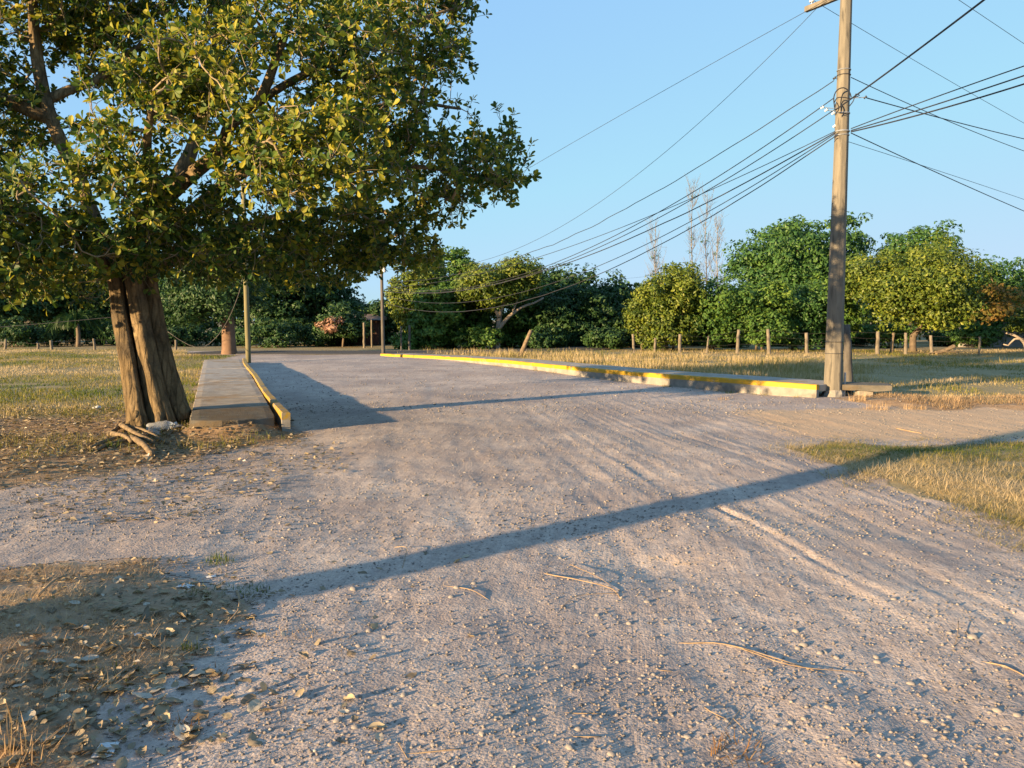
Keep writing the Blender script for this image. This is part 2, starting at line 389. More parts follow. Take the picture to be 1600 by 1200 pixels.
def axis(segs):
    out = [segs[0][0]]
    for a, b, st in segs:
        n = max(1, int(round((b - a) / st))); out += list(a + (b - a) * (np.arange(n) + 1) / n)
    return np.array(out)
xs = axis([(-2500, -300, 200), (-300, -60, 20), (-60, -20, 1.0), (-20, -8, .15), (-8, -4, .06), (-4, 4.5, .026), (4.5, 9, .06), (9, 20, .15), (20, 60, 1.0), (60, 300, 20), (300, 2500, 200)])
yy = [1.6]
while yy[-1] < 46: yy.append(yy[-1] * 1.0068)
ys = np.concatenate([axis([(-600, -60, 60), (-60, -10, 4), (-10, 1.6, .3)])[:-1], yy, axis([(yy[-1], 120, 4), (120, 400, 40), (400, 3000, 260)])[1:]])
X, Y = np.meshgrid(xs, ys); Z = gh(X, Y)
gr, di, st_, tr = masks(X, Y)
def ground_mat():
    m, n, l, p = mat_new('ground_surface')
    tc = n.new('ShaderNodeTexCoord').outputs['Object']
    at_ = n.new('ShaderNodeAttribute'); at_.attribute_name = 'region'
    sp = n.new('ShaderNodeSeparateColor'); l.new(at_.outputs['Color'], sp.inputs[0])
    # gravel
    rot = mapping(n, l, tc, (1, 1, 1), (0, 0, math.atan2(.15, .989)))
    rutv = mapping(n, l, rot, (9, .5, 1))
    nb = noise(n, l, tc, 1.1, 5, .6); nm = noise(n, l, tc, 9, 6, .65); nf = noise(n, l, tc, 55, 5, .7); rut = noise(n, l, rutv, 1.6, 5, .65)
    fl = noise(n, l, mapping(n, l, rot, (60, .9, 1)), 1.0, 3, .6); flm = ramp(n, [(.42, (0, 0, 0)), (.62, (1, 1, 1))]); l.new(noise(n, l, mapping(n, l, rot, (1.2, .4, 1)), 1.0, 3).outputs['Fac'], flm.inputs[0])
    fine = math_(n, l, 'MULTIPLY', fl.outputs['Fac'], flm.outputs[0])
    vo = n.new('ShaderNodeTexVoronoi'); vo.inputs['Scale'].default_value = 70; l.new(tc, vo.inputs['Vector'])
    vo2 = n.new('ShaderNodeTexVoronoi'); vo2.inputs['Scale'].default_value = 28; l.new(tc, vo2.inputs['Vector'])
    g = ramp(n, [(.36, (.27, .225, .205)), (.5, (.40, .338, .302)), (.62, (.53, .455, .40))])
    s = math_(n, l, 'ADD', math_(n, l, 'MULTIPLY', nb.outputs['Fac'], .4), math_(n, l, 'ADD', math_(n, l, 'MULTIPLY', nm.outputs['Fac'], .35), math_(n, l, 'MULTIPLY', rut.outputs['Fac'], .25)))
    l.new(s, g.inputs[0])
    sx = n.new('ShaderNodeSeparateColor'); l.new(vo.outputs['Color'], sx.inputs[0])
    stc = ramp(n, [(0, (.72, .72, .74)), (.5, (1, 1, 1)), (.85, (1.08, 1.05, 1.0)), (1, (1.3, 1.25, 1.2))]); l.new(sx.outputs[0], stc.inputs[0])
    gravel = mixc(n, l, .75, g.outputs[0], stc.outputs[0], 'MULTIPLY')
    ft = ramp(n, [(.35, (.80, .79, .78)), (.65, (1.18, 1.18, 1.18))]); l.new(nf.outputs['Fac'], ft.inputs[0])
    gravel = mixc(n, l, .8, gravel, ft.outputs[0], 'MULTIPLY')
    dn = noise(n, l, tc, .55, 5, .6); dnr = ramp(n, [(.5, (0, 0, 0)), (.72, (1, 1, 1))]); l.new(dn.outputs['Fac'], dnr.inputs[0])
    gravel = mixc(n, l, math_(n, l, 'MULTIPLY', dnr.outputs[0], .5), gravel, (.52, .42, .335))
    dk_ = noise(n, l, tc, .42, 5, .62); dkr = ramp(n, [(.44, (0, 0, 0)), (.62, (1, 1, 1))]); l.new(dk_.outputs['Fac'], dkr.inputs[0])
    gravel = mixc(n, l, math_(n, l, 'MULTIPLY', dkr.outputs[0], .55), gravel, (.245, .20, .185))
    # soils
    soil = ramp(n, [(.3, (.19, .125, .075)), (.55, (.31, .21, .125)), (.75, (.43, .315, .20))]); l.new(nm.outputs['Fac'], soil.inputs[0])
    soilc = mixc(n, l, .8, soil.outputs[0], ft.outputs[0], 'MULTIPLY')
    turf = ramp(n, [(.3, (.15, .14, .055)), (.5, (.28, .22, .115)), (.7, (.38, .295, .17))]); l.new(s, turf.inputs[0])
    turfc = mixc(n, l, .8, turf.outputs[0], ft.outputs[0], 'MULTIPLY')
    lane = ramp(n, [(.3, (.43, .295, .185)), (.7, (.59, .415, .26))]); l.new(s, lane.inputs[0])
    lanec = mixc(n, l, .6, lane.outputs[0], ft.outputs[0], 'MULTIPLY')
    strawc = mixc(n, l, .6, soilc, (.37, .27, .19))
    def edge(x):
        q = math_(n, l, 'ADD', x, math_(n, l, 'MULTIPLY', math_(n, l, 'SUBTRACT', nm.outputs['Fac'], .5), 1.1))
        rr = ramp(n, [(.4, (0, 0, 0)), (.62, (1, 1, 1))]); l.new(q, rr.inputs[0]); return rr.outputs[0]
    c = mixc(n, l, edge(at_.outputs['Alpha']), gravel, lanec)
    c = mixc(n, l, edge(sp.outputs[1]), c, soilc)
    c = mixc(n, l, edge(sp.outputs[0]), c, turfc)
    c = mixc(n, l, edge(sp.outputs[2]), c, strawc)
    l.new(c, p.inputs['Base Color']); p.inputs['Roughness'].default_value = .92; p.inputs['Specular IOR Level'].default_value = .2
    inv = math_(n, l, 'SUBTRACT', 1.0, vo.outputs['Distance'])
    inv2 = math_(n, l, 'SUBTRACT', 1.0, vo2.outputs['Distance'])
    b1 = bump(n, l, inv, .28, .008)
    b2 = bump(n, l, nm.outputs['Fac'], .35, .020, b1)
    b3 = bump(n, l, rut.outputs['Fac'], .30, .020, b2)
    b4 = bump(n, l, nf.outputs['Fac'], .28, .009, b3)
    b5 = bump(n, l, fine, .28, .012, bump(n, l, inv2, .16, .012, b4))
    l.new(b5, p.inputs['Normal'])
    return m
M['ground'] = ground_mat()
def sheet(name, sel, dz):
    ny, nx = X.shape
    idx = np.arange(ny * nx).reshape(ny, nx)
    q = np.stack([idx[:-1, :-1], idx[:-1, 1:], idx[1:, 1:], idx[1:, :-1]], -1)
    if sel is not None: q = q[sel]
    q = q.reshape(-1, 4)
    used, inv = np.unique(q, return_inverse=True); q = inv.reshape(-1, 4)
    V = np.stack([X.ravel(), Y.ravel(), Z.ravel() + dz], 1)[used]
    o = MB().add(V, q).build(name, M['ground'], smooth=True)
    ca = o.data.attributes.new('region', 'FLOAT_COLOR', 'POINT')
    ca.data.foreach_set('color', np.stack([gr.ravel(), di.ravel(), st_.ravel(), tr.ravel()], 1)[used].astype(np.float32).ravel())
    return o
tag(sheet('ground', None, 0), kind='structure')
qx, qy = X[:-1, :-1], Y[:-1, :-1]
roadsel = (np.maximum(np.maximum(gr, di), st_)[:-1, :-1] < .5) & (qy > -6) & (qy < 34) & (np.abs(qx) < 40)
tag(sheet('gravel_road', roadsel, .005), kind='structure')

# asphalt road crossing beyond the gravel
mb = MB()
pth = catmull([(-90, 41), (-40, 37.6), (-14, 35.2), (-5, 35.0), (1, 37.0), (4, 42), (6, 60)], 1.5)
d = np.gradient(pth, axis=0); d /= np.linalg.norm(d, axis=1)[:, None]; nrm = np.stack([-d[:, 1], d[:, 0]], 1)
ring = []
for off, zz in ((-1.75, -.08), (-1.7, .035), (0, .075), (1.7, .035), (1.75, -.08)):
    q = pth + nrm * off; ring.append(np.column_stack([q, .125 + zz - .2 * sstep(-13, -17, q[:, 0])]))
V = np.stack(ring, 1); k = len(pth)
i, j = np.meshgrid(np.arange(k - 1), np.arange(4), indexing='ij')
mb.add(V.reshape(-1, 3), np.stack([i * 5 + j, i * 5 + j + 5, i * 5 + j + 6, i * 5 + j + 1], -1).reshape(-1, 4)[:, ::-1])
tag(mb.build('road', M['asphalt']), kind='structure')

# ------------------------------------------------------------------ sidewalks and kerbs
def sweep(mb, P, prof, z, closed_ends=True):
    """prof: (offset to the left of travel, height below z) loop, swept along the 2-D path P with top heights z"""
    P = np.asarray(P, float); d = np.gradient(P, axis=0); d /= np.linalg.norm(d, axis=1)[:, None]
    nn = np.stack([-d[:, 1], d[:, 0]], 1); m = len(prof); k = len(P)
    V = np.array([[np.array([*(P[i] + nn[i] * o), z[i] - h]) for (o, h) in prof] for i in range(k)])
    top = np.array([h < .05 for _, h in prof])          # worn, chipped upper edges
    q = fbm(V[..., 0] * 4 + V[..., 2] * 9, V[..., 1] * 4, 4, 91); ch = np.clip(fbm(V[..., 0] * 2.3, V[..., 1] * 2.3, 3, 93) - .28, 0, 1)
    V[..., 2] += top * (.006 * q - .05 * ch); V[..., 0] += .006 * fbm(V[..., 1] * 3, V[..., 2] * 7, 3, 95)
    i, j = np.meshgrid(np.arange(k - 1), np.arange(m), indexing='ij'); j2 = (j + 1) % m
    F = [np.stack([i * m + j, (i + 1) * m + j, (i + 1) * m + j2, i * m + j2], -1).reshape(-1, 4)]
    V = V.reshape(-1, 3)
    c0, c1 = len(V), len(V) + 1
    V = np.vstack([V, V[:m].mean(0), V[-m:].mean(0)]); jj = np.arange(m); j2 = (jj + 1) % m
    F.append(np.concatenate([np.stack([np.full(m, c0), jj, j2], 1), np.stack([np.full(m, c1), (k - 1) * m + j2, (k - 1) * m + jj], 1)]))
    mb.add(V, F)
def slab_piece(mb, a, b, c, d_, z4, th, n=10, wob=.012, seed=0, curve=0.):
    """a broken-edged slab: corners a b (near, left to right) c d (far, right to left), top heights z4"""
    a, b, c, d_ = [np.asarray(v, float) for v in (a, b, c, d_)]
    u = np.linspace(0, 1, n); V = []
    UU, VV = np.meshgrid(u, u)
    P = (a * ((1 - UU) * (1 - VV))[..., None] + b * (UU * (1 - VV))[..., None] + c * (UU * VV)[..., None] + d_ * ((1 - UU) * VV)[..., None])
    P = P + (a - d_) / np.linalg.norm(a - d_) * (curve * np.sin(np.pi * UU) * (1 - VV))[..., None]
    zz = z4[0] * (1 - UU) * (1 - VV) + z4[1] * UU * (1 - VV) + z4[2] * UU * VV + z4[3] * (1 - UU) * VV
    zz = zz + .006 * fbm(P[..., 0] * 3, P[..., 1] * 3, 3, seed)
    e = np.minimum(np.minimum(UU, 1 - UU), np.minimum(VV, 1 - VV)) == 0
    J = wob * np.stack([fbm(P[..., 0] * 9, P[..., 1] * 9, 2, seed + 1), fbm(P[..., 0] * 9, P[..., 1] * 9, 2, seed + 2)], -1)
    P = P + J * e[..., None]
    zt = zz - .008 * e
    top = np.dstack([P, zt]).reshape(-1, 3)
    idx = np.arange(n * n).reshape(n, n)
    q = np.stack([idx[:-1, :-1], idx[:-1, 1:], idx[1:, 1:], idx[1:, :-1]], -1).reshape(-1, 4)
    bd = np.concatenate([idx[0, :], idx[1:, -1], idx[-1, -2::-1], idx[-2:0:-1, 0]])
    ctr = top[bd].mean(0); m = len(bd)
    out = top[bd].copy(); out[:, 2] -= .012; dd = out[:, :2] - ctr[:2]; out[:, :2] += dd / np.linalg.norm(dd, axis=1)[:, None] * .008
    low = out.copy(); low[:, 2] -= th * (1 + .25 * fbm(out[:, 0] * 5, out[:, 1] * 5, 2, seed + 3))
    Vv = np.vstack([top, out, low, low.mean(0)]); o0, o1, oc = n * n, n * n + m, n * n + 2 * m
    jj = np.arange(m); j2 = (jj + 1) % m
    F4 = np.concatenate([q, np.stack([bd, o0 + jj, o0 + j2, bd[j2]], 1)[:, ::1], np.stack([o0 + jj, o1 + jj, o1 + j2, o0 + j2], 1)])
    F3 = np.stack([np.full(m, oc), o1 + j2, o1 + jj], 1)
    mb.add(Vv, [F4, F3])
KPROF_TOP = [(.06, .014), (.047, 0), (-.047, 0), (-.06, .014), (-.06, .105), (.06, .105)]
KPROF_LOW = [(.057, .1052), (-.057, .1052), (-.057, .55), (.057, .55)]
def kerb_build(parent, P, z, paint, seed):
    P = np.asarray(P); mb = MB(); sweep(mb, P, KPROF_TOP, z); mt = MB(); sweep(mt, P, KPROF_LOW, z)
    k = mt.build('kerb', M['concrete'], parent); b = mb.build('painted_band', paint, k); return k
# left sidewalk
sw = empty('sidewalk', kind='structure')
LA, LB = np.array([-4.42, 10.55]), np.array([-10.6, 26.6])         # left edge near, far
RA, RB = np.array([-3.42, 11.05]), np.array([-9.42, 26.9])         # right edge near, far
cuts = [0, .075, .175, .29, .41, .54, .68, .84, 1]
for i in range(len(cuts) - 1):
    t0, t1 = cuts[i] + (.0008 if i else 0), cuts[i + 1] - .0008
    f = lambda A, B, t: A + (B - A) * t
    zz = .25 - .01 * (i % 2) * .6
    mb = MB()
    tilt = [(-.015, -.045, 0, 0)][0] if i == 0 else (0, 0, 0, 0)
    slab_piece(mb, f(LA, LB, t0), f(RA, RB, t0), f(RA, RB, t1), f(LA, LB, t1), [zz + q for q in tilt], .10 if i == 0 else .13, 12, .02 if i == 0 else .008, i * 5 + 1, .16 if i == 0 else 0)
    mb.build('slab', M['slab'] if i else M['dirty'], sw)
kp = catmull([(-3.22, 10.95), (-4.6, 14.4), (-6.3, 18.9), (-8.1, 23.5), (-9.25, 26.7)], .09)
kerb_build(sw, kp, np.full(len(kp), .285) - .006 * np.abs(np.sin(np.arange(len(kp)) * .13)), M['yellow_worn'], 3)
# right sidewalk
sw2 = empty('sidewalk', kind='structure')
KR = np.array([(6.24, 15.72), (5.0, 17.0), (3.2, 19.35), (1.45, 22.2), (-.2, 25.2), (-2.5, 28.7), (-5.4, 32.0)])
kp = catmull(KR, .08)
zt = np.interp(kp[:, 1], [15.7, 17, 19.3, 25.2, 32], [.285, .31, .30, .30, .215])
kerb_build(sw2, kp, zt, M['yellow'], 5)
d = np.gradient(kp, axis=0); d /= np.linalg.norm(d, axis=1)[:, None]; nrm = np.stack([d[:, 1], -d[:, 0]], 1)
cut = list(range(0, len(kp), 25)); cut[-1] = len(kp) - 1
for a, b in zip(cut[:-1], cut[1:]):
    e = .006
    pa, pb = kp[a] + d[a] * e, kp[b] - d[b] * e
    mb = MB(); z_ = np.interp([kp[a][1], kp[b][1]], [15.7, 17, 19.3, 25.2, 32], [.275, .295, .285, .285, .20])
    slab_piece(mb, pa + nrm[a] * .078, pa + nrm[a] * 1.35, pb + nrm[b] * 1.35, pb + nrm[b] * .078, [z_[0], z_[0], z_[1], z_[1]], .12, 8, .006, a)
    mb.build('slab', M['slab'], sw2)
mb = MB()   # the broken end past the pole, with its crumbling footing
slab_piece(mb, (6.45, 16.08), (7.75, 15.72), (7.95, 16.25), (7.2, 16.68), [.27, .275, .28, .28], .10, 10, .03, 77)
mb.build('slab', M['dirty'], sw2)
mb = MB(); box(mb, (7.35, 16.05, .07), (.16, -.03, 0), (.02, .12, 0), (0, 0, .10), .03); mb.build('footing', M['concrete'], sw2)

# ------------------------------------------------------------------ big tree on the left
def blob_pts(blobs, n, shell=.55):
    vol = np.array([b[3] * b[4] * b[5] for b in blobs]) ** .8; vol /= vol.sum()
    k = rng.choice(len(blobs), n, p=vol); B = np.array(blobs)[k]
    v = rng.normal(size=(n, 3)); v /= np.linalg.norm(v, axis=1)[:, None]
    r = np.where(rng.random(n) < shell, rng.uniform(.7, 1.0, n), rng.random(n) ** (1 / 3) * .8)
    return B[:, :3] + v * B[:, 3:6] * r[:, None]
LEAF_V = np.array([(0, 0, 0), (-.15, .30, .05), (-.28, .64, .08), (-.19, .91, .03), (0, 1, -.05), (.19, .91, .03), (.28, .64, .08), (.15, .30, .05), (0, .45, 0), (0, .78, -.01)])
def leaves(mb, pos, dirv, nor, length, tint, width=1.0):
    """obovate leaves: base position, direction, normal, length"""
    n = len(pos); dirv = dirv / (np.linalg.norm(dirv, axis=1)[:, None] + 1e-9)
    nor = nor - dirv * (nor * dirv).sum(1)[:, None]; nor /= np.linalg.norm(nor, axis=1)[:, None] + 1e-9
    sid = np.cross(dirv, nor)
    T = LEAF_V
    V = pos[:, None] + length[:, None, None] * (T[None, :, 0, None] * width * sid[:, None] + T[None, :, 1, None] * dirv[:, None] + T[None, :, 2, None] * nor[:, None])
    base = (np.arange(n) * 10)[:, None, None]
    q = np.array([(0, 8, 2, 1), (8, 9, 3, 2), (0, 7, 6, 8), (8, 6, 5, 9)]); t = np.array([(9, 4, 3), (9, 5, 4)])
    mb.add(V.reshape(-1, 3), [(base + q[None]).reshape(-1, 4), (base + t[None]).reshape(-1, 3)], np.repeat(tint, 10))
def unit(v): return v / (np.linalg.norm(v, axis=-1, keepdims=True) + 1e-9)

def grow(limbs, targets, step=.14, seed=0):
    """grow branches from limb polylines to every target; returns branch chains of node indices, node arrays"""
    g = np.random.default_rng(seed)
    P, D, PA, RAD = [], [], [], []
    for L in limbs:
        Lp = L[:, :3]; T = unit(np.gradient(Lp, axis=0))
        for i in range(len(Lp)):
            PA.append(-1); P.append(Lp[i]); D.append(T[i]); RAD.append(L[i, 3])
    n0 = len(P); cap = n0 + len(targets) * 40
    PP = np.zeros((cap, 3)); DD = np.zeros((cap, 3)); PP[:n0] = P; DD[:n0] = D; n = n0
    ok0 = PP[:n0, 2] > 1.7
    par = np.full(cap, -1); cnt = np.zeros(cap); rad = np.zeros(cap); rad[:n0] = RAD
    dl = np.array([((PP[:n0] - t) ** 2).sum(1).min() for t in targets])
    chains = []
    for ti in np.argsort(dl):
        t = targets[ti]; v = t - PP[:n]; dist = np.linalg.norm(v, axis=1) + 1e-6
        cosv = (v * DD[:n]).sum(1) / dist
        cost = dist * (1.25 - .35 * cosv); cost[:n0][~ok0] = 1e9
        a = int(np.argmin(cost)); L = dist[a]
        m = max(2, int(L / step)); s = np.linspace(0, 1, m + 1)[1:]
        p0 = PP[a]; p1 = p0 + (DD[a] * .6 + v[a] / L * .4) * L * .5 + g.normal(size=3) * .06 * L
        q = ((1 - s) ** 2)[:, None] * p0 + (2 * s * (1 - s))[:, None] * p1 + (s ** 2)[:, None] * t
        q[:-1] += g.normal(size=(m - 1, 3)) * .012
        ids = np.arange(n, n + m); PP[ids] = q; DD[ids] = unit(np.gradient(np.vstack([p0, q]), axis=0))[1:]
        par[ids] = np.concatenate([[a], ids[:-1]]); cnt[ids[-1]] += 1
        chains.append(np.concatenate([[a], ids])); n += m
    for i in range(n - 1, n0 - 1, -1): cnt[par[i]] += cnt[i]
    rr = .0042 * np.maximum(cnt, 1) ** .46
    rad[n0:n] = rr[n0:n]
    return chains, PP[:n], DD[:n], rad[:n]

def pxl(pts):         # limb from (px, py, Y, radius)
    return np.array([[*at(a, b, c), r] for a, b, c, r in pts])
tree_base = onG(248, 662); TB = tree_base
big = empty('tree', TB, 'big broad-leaved tree with three fused leaning stems beside the left sidewalk', 'tree')
Yb = TB[1]
limbs = [
 pxl([(220, 674, Yb - .15, .19), (213, 640, Yb - .12, .145), (203, 575, Yb - .08, .13), (191, 510, Yb - .05, .125), (180, 440, Yb, .115), (160, 370, Yb, .11), (118, 270, Yb + .1, .105), (78, 180, Yb + .2, .10), (58, 90, Yb + .3, .085), (52, -20, Yb + .4, .065), (70, -130, Yb + .6, .05)]),
 pxl([(254, 670, Yb, .21), (247, 630, Yb, .165), (233, 560, Yb, .145), (216, 470, Yb, .135), (208, 410, Yb, .13), (222, 350, Yb - .1, .125), (280, 290, Yb - .4, .115), (342, 235, Yb - .8, .10), (360, 195, Yb - 1.0, .085), (405, 155, Yb - 1.1, .07), (432, 90, Yb - 1.2, .055), (455, 30, Yb - 1.3, .04)]),
 pxl([(287, 656, Yb + .25, .17), (274, 620, Yb + .25, .155), (256, 560, Yb + .25, .15), (238, 470, Yb + .25, .14), (232, 410, Yb + .3, .135), (250, 330, Yb + .5, .125), (300, 230, Yb + .9, .11), (330, 120, Yb + 1.3, .09), (350, 0, Yb + 1.7, .07), (380, -120, Yb + 2, .05)]),
 pxl([(236, 385, Yb + .3, .12), (300, 330, Yb + .2, .10), (370, 275, Yb, .09), (420, 258, Yb - .1, .08), (500, 268, Yb, .065), (580, 262, Yb + .2, .05), (670, 262, Yb + .4, .035), (760, 280, Yb + .6, .02)]),
 pxl([(232, 420, Yb + .35, .12), (310, 390, Yb + .8, .10), (400, 350, Yb + 1.3, .08), (500, 330, Yb + 1.7, .06), (600, 330, Yb + 2, .035)]),
 pxl([(178, 425, Yb - .1, .10), (120, 380, Yb - .8, .085), (60, 340, Yb - 1.6, .065), (0, 310, Yb - 2.3, .04)]),
 pxl([(80, 185, Yb + .2, .10), (40, 170, Yb + .1, .09), (-20, 140, Yb, .07), (-100, 90, Yb, .05), (-190, 40, Yb, .03)]),
 pxl([(66, 160, Yb + .25, .08), (110, 140, Yb + .4, .07), (160, 120, Yb + .6, .05), (230, 60, Yb + .8, .03)]),
 pxl([(360, 195, Yb - 1.0, .06), (450, 130, Yb - .8, .05), (560, 80, Yb - .4, .04), (660, 30, Yb, .025), (720, 10, Yb + .3, .015)]),
 pxl([(420, 258, Yb - .1, .05), (520, 200, Yb + .3, .045), (620, 160, Yb + .7, .035), (720, 170, Yb + 1, .02)]),
 pxl([(222, 350, Yb - .1, .09), (240, 300, Yb - .9, .075), (230, 230, Yb - 1.7, .055), (240, 150, Yb - 2.2, .035)]),
 pxl([(233, 450, Yb + .35, .08), (200, 420, Yb + 1.2, .07), (130, 400, Yb + 2.0, .05), (40, 400, Yb + 2.6, .03)]),
]
for k in range(3): limbs[k][:, 3] *= .90
limbs = [catmull(L, .1) for L in limbs]
mb = MB()
for k, L in enumerate(limbs):
    tube(mb, L[:, :3], L[:, 3], 26 if k < 3 else 9, .34 if k < 3 else .14, seed=k + 2, aniso=(6, 3.0))
core = catmull(pxl([(240, 668, Yb + .12, .15), (225, 570, Yb + .14, .12), (208, 480, Yb + .16, .11), (198, 400, Yb + .2, .10), (215, 330, Yb + .3, .05)]), .1)
tube(mb, core[:, :3], core[:, 3], 18, .3, seed=9, aniso=(6, 3))      # filler stem added behind the split so it reads dark
for k, (px, py, dx, dy, r) in enumerate(((218, 666, -.35, -.2, .07), (284, 658, .30, -.05, .08), (250, 668, .05, -.22, .07))):   # root flares
    p = onG(px, py); q = p + np.array([dx, dy, 0]); q[2] = G(q) - .03; mid = p * .55 + q * .45; mid[2] = G(mid) + .02
    tube(mb, catmull([p + (0, 0, .22), p * .75 + q * .25 + (0, 0, .09), mid, q], .06), np.linspace(r, .02, len(catmull([p + (0, 0, .22), p * .75 + q * .25 + (0, 0, .09), mid, q], .06))), 8, .2, seed=30 + k)
mb.build('trunk', M['bark'], big, True, TB)
def blob(px, py, Y, rx, ry, rz): return (*at(px, py, Y), rx, ry, rz)
blobs = [blob(600, 120, 11.6, 1.25, 1.7, 1.25), blob(700, 265, 12.2, 1.35, 1.5, .55), blob(655, 30, 12.6, .95, 1.5, .9), blob(430, 120, 9.9, 1.7, 1.5, 1.05), blob(480, 250, 9.6, 1.5, 1.3, .65),
         blob(240, 60, 12.8, 1.8, 1.6, 1.3), blob(90, 330, 10.0, 2.0, 1.6, .8), blob(330, 375, 11.3, 1.9, 2.0, .6), blob(560, 365, 12.8, 1.4, 1.5, .62), blob(-120, 170, 11.5, 1.9, 2.2, 1.6), blob(270, 200, 9.8, 1.3, 1.2, .8),
         blob(330, -130, 13.0, 2.6, 2.3, 1.2), blob(60, -20, 12.0, 1.7, 1.8, .9), blob(110, 430, 13.2, 2.2, 1.7, .45), blob(420, 410, 14.0, 2.3, 1.7, .5), blob(770, 215, 12.4, .5, .7, .4), blob(-60, 380, 9.6, 1.4, 1.5, .7), blob(690, 330, 12.6, .6, .8, .35), blob(610, 395, 12.8, 1.0, 1.0, .38), blob(790, 285, 12.3, .45, .7, .28)]
targets = blob_pts(blobs, 3900)
pxy = np.array([proj(t) for t in targets])
hole = (np.hypot((pxy[:, 0] - 165) / 32, (pxy[:, 1] - 165) / 30) < 1) | (fbm(targets[:, 0] * .75, targets[:, 2] * .9 + targets[:, 1] * .3, 2, 55) < -.60) | (np.hypot((pxy[:, 0] - 250) / 45, (pxy[:, 1] - 325) / 18) < 1)
lim = np.array([proj(p[:3]) for p in limbs[1][int(len(limbs[1]) * .58):int(len(limbs[1]) * .9)]])
dl_ = np.sqrt(((pxy[:, None] - lim[None]) ** 2).sum(-1)).min(1)
hole |= (dl_ < 30) & (targets[:, 1] < Yb - .3)
targets = targets[(~hole | (rng.random(len(targets)) < .25)) & (targets[:, 2] > 1.95)]
chains, NP, ND, NR = grow(limbs, targets, .14, 3)
mb = MB(); lf = MB(); LP, LD, LN, LL, LT = [], [], [], [], []
g = np.random.default_rng(5)
for ch in chains:
    P = NP[ch]; r = NR[ch].copy(); r[0] = min(r[0], r[1] * 1.3)
    tube(mb, P, r, 5, cap=False)
    end, dr = P[-1], ND[ch[-1]]
    patch = fbm(end[0] * .8 + end[1] * .3, end[2] * .8, 3, 77)
    tips = [(end, dr)]
    for _ in range(g.integers(3, 5)):
        i = g.integers(max(1, len(ch) - 4), len(ch)); dv = unit(ND[ch[i]] * .5 + g.normal(size=3) * .7 + (0, 0, .35)); L = g.uniform(.10, .30)
        q = P[i] + dv * L + (0, 0, -.02); tube(mb, np.array([P[i], (P[i] + q) / 2 + g.normal(size=3) * .012, q]), [.0042, .0035, .003], 3, cap=False); tips.append((q, unit(dv + (0, 0, .2))))
    for q, dv in tips:
        m = g.integers(5, 9); ph = g.random() * 6.28; e1 = unit(np.cross(dv, g.normal(size=3))); e2 = np.cross(dv, e1)
        a = ph + np.arange(m) * 2.4; op = np.linspace(.5, 1.5, m) + g.normal(size=m) * .15
        dd = np.cos(op)[:, None] * dv + np.sin(op)[:, None] * (np.cos(a)[:, None] * e1 + np.sin(a)[:, None] * e2) + g.normal(size=(m, 3)) * .15
        LP.append(q - dv * np.linspace(0, .05, m)[:, None]); LD.append(dd); LN.append(dv * .7 + SUN_DIR * .75 + (0, 0, .3) + g.normal(size=(m, 3)) * .35)
        LL.append(g.uniform(.05, .13, m)); LT.append(np.clip(.57 + .28 * patch + g.normal(size=m) * .26 + (g.random(m) < .10) * .5, 0, 1))
LP, LD, LN, LL, LT = [np.concatenate(v) for v in (LP, LD, LN, LL, LT)]
leaves(lf, LP, LD, LN, LL, LT)
mb.build('branches', M['barktan'], big, True, TB)
lf.build('crown', M['leaf'], big, False, TB)

# ------------------------------------------------------------------ background trees
def crown(mb, blobs, n_clump, per, size, seed, clump_r=.45, drop=.0, tshift=0., bias=(0, 0, .3)):
    """leaf-sized faces gathered in clumps over the crown's volume"""
    g = np.random.default_rng(seed)
    vol = np.array([(b[3] * b[4] * b[5]) ** .67 for b in blobs]); vol /= vol.sum()
    k = g.choice(len(blobs), n_clump, p=vol); B = np.array(blobs)[k]
    v = unit(g.normal(size=(n_clump, 3))); lump = .84 + .36 * fbm(v[:, 0] * 2.2 + seed, v[:, 2] * 2.2 + v[:, 1], 2, seed)
    r = np.where(g.random(n_clump) < .72, g.uniform(.8, 1.02, n_clump), g.uniform(.2, .8, n_clump)) * lump
    C = B[:, :3] + v * B[:, 3:6] * r[:, None]
    cr = clump_r * g.uniform(.6, 1.35, n_clump)
    ct = g.normal(size=n_clump) * .13
    N = n_clump * per; ci = np.repeat(np.arange(n_clump), per)
    u = unit(g.normal(size=(N, 3)) + (0, 0, .25)); rr = g.uniform(.35, 1.0, N) ** .6
    P = C[ci] + u * np.array([1.15, 1.15, .7]) * (cr[ci] * rr)[:, None]; P[:, 2] -= drop * g.random(N)
    nor = unit(u * .8 + v[ci] * .5 + np.array(bias) + g.normal(size=(N, 3)) * .45)
    dirv = unit(np.cross(nor, g.normal(size=(N, 3)))); L = size * g.uniform(.65, 1.35, N); sid = np.cross(dirv, nor)
    a, b = L[:, None] * dirv * .5, L[:, None] * sid * .3
    bend = nor * (L * .12)[:, None]
    V = np.stack([P - a, P + b - bend, P + a, P - b - bend], 1).reshape(-1, 3)
    t = np.clip(.5 + tshift + ct[ci] + g.normal(size=N) * .17, 0, 1)
    mb.add(V, np.arange(N * 4).reshape(-1, 4), np.repeat(t, 4))
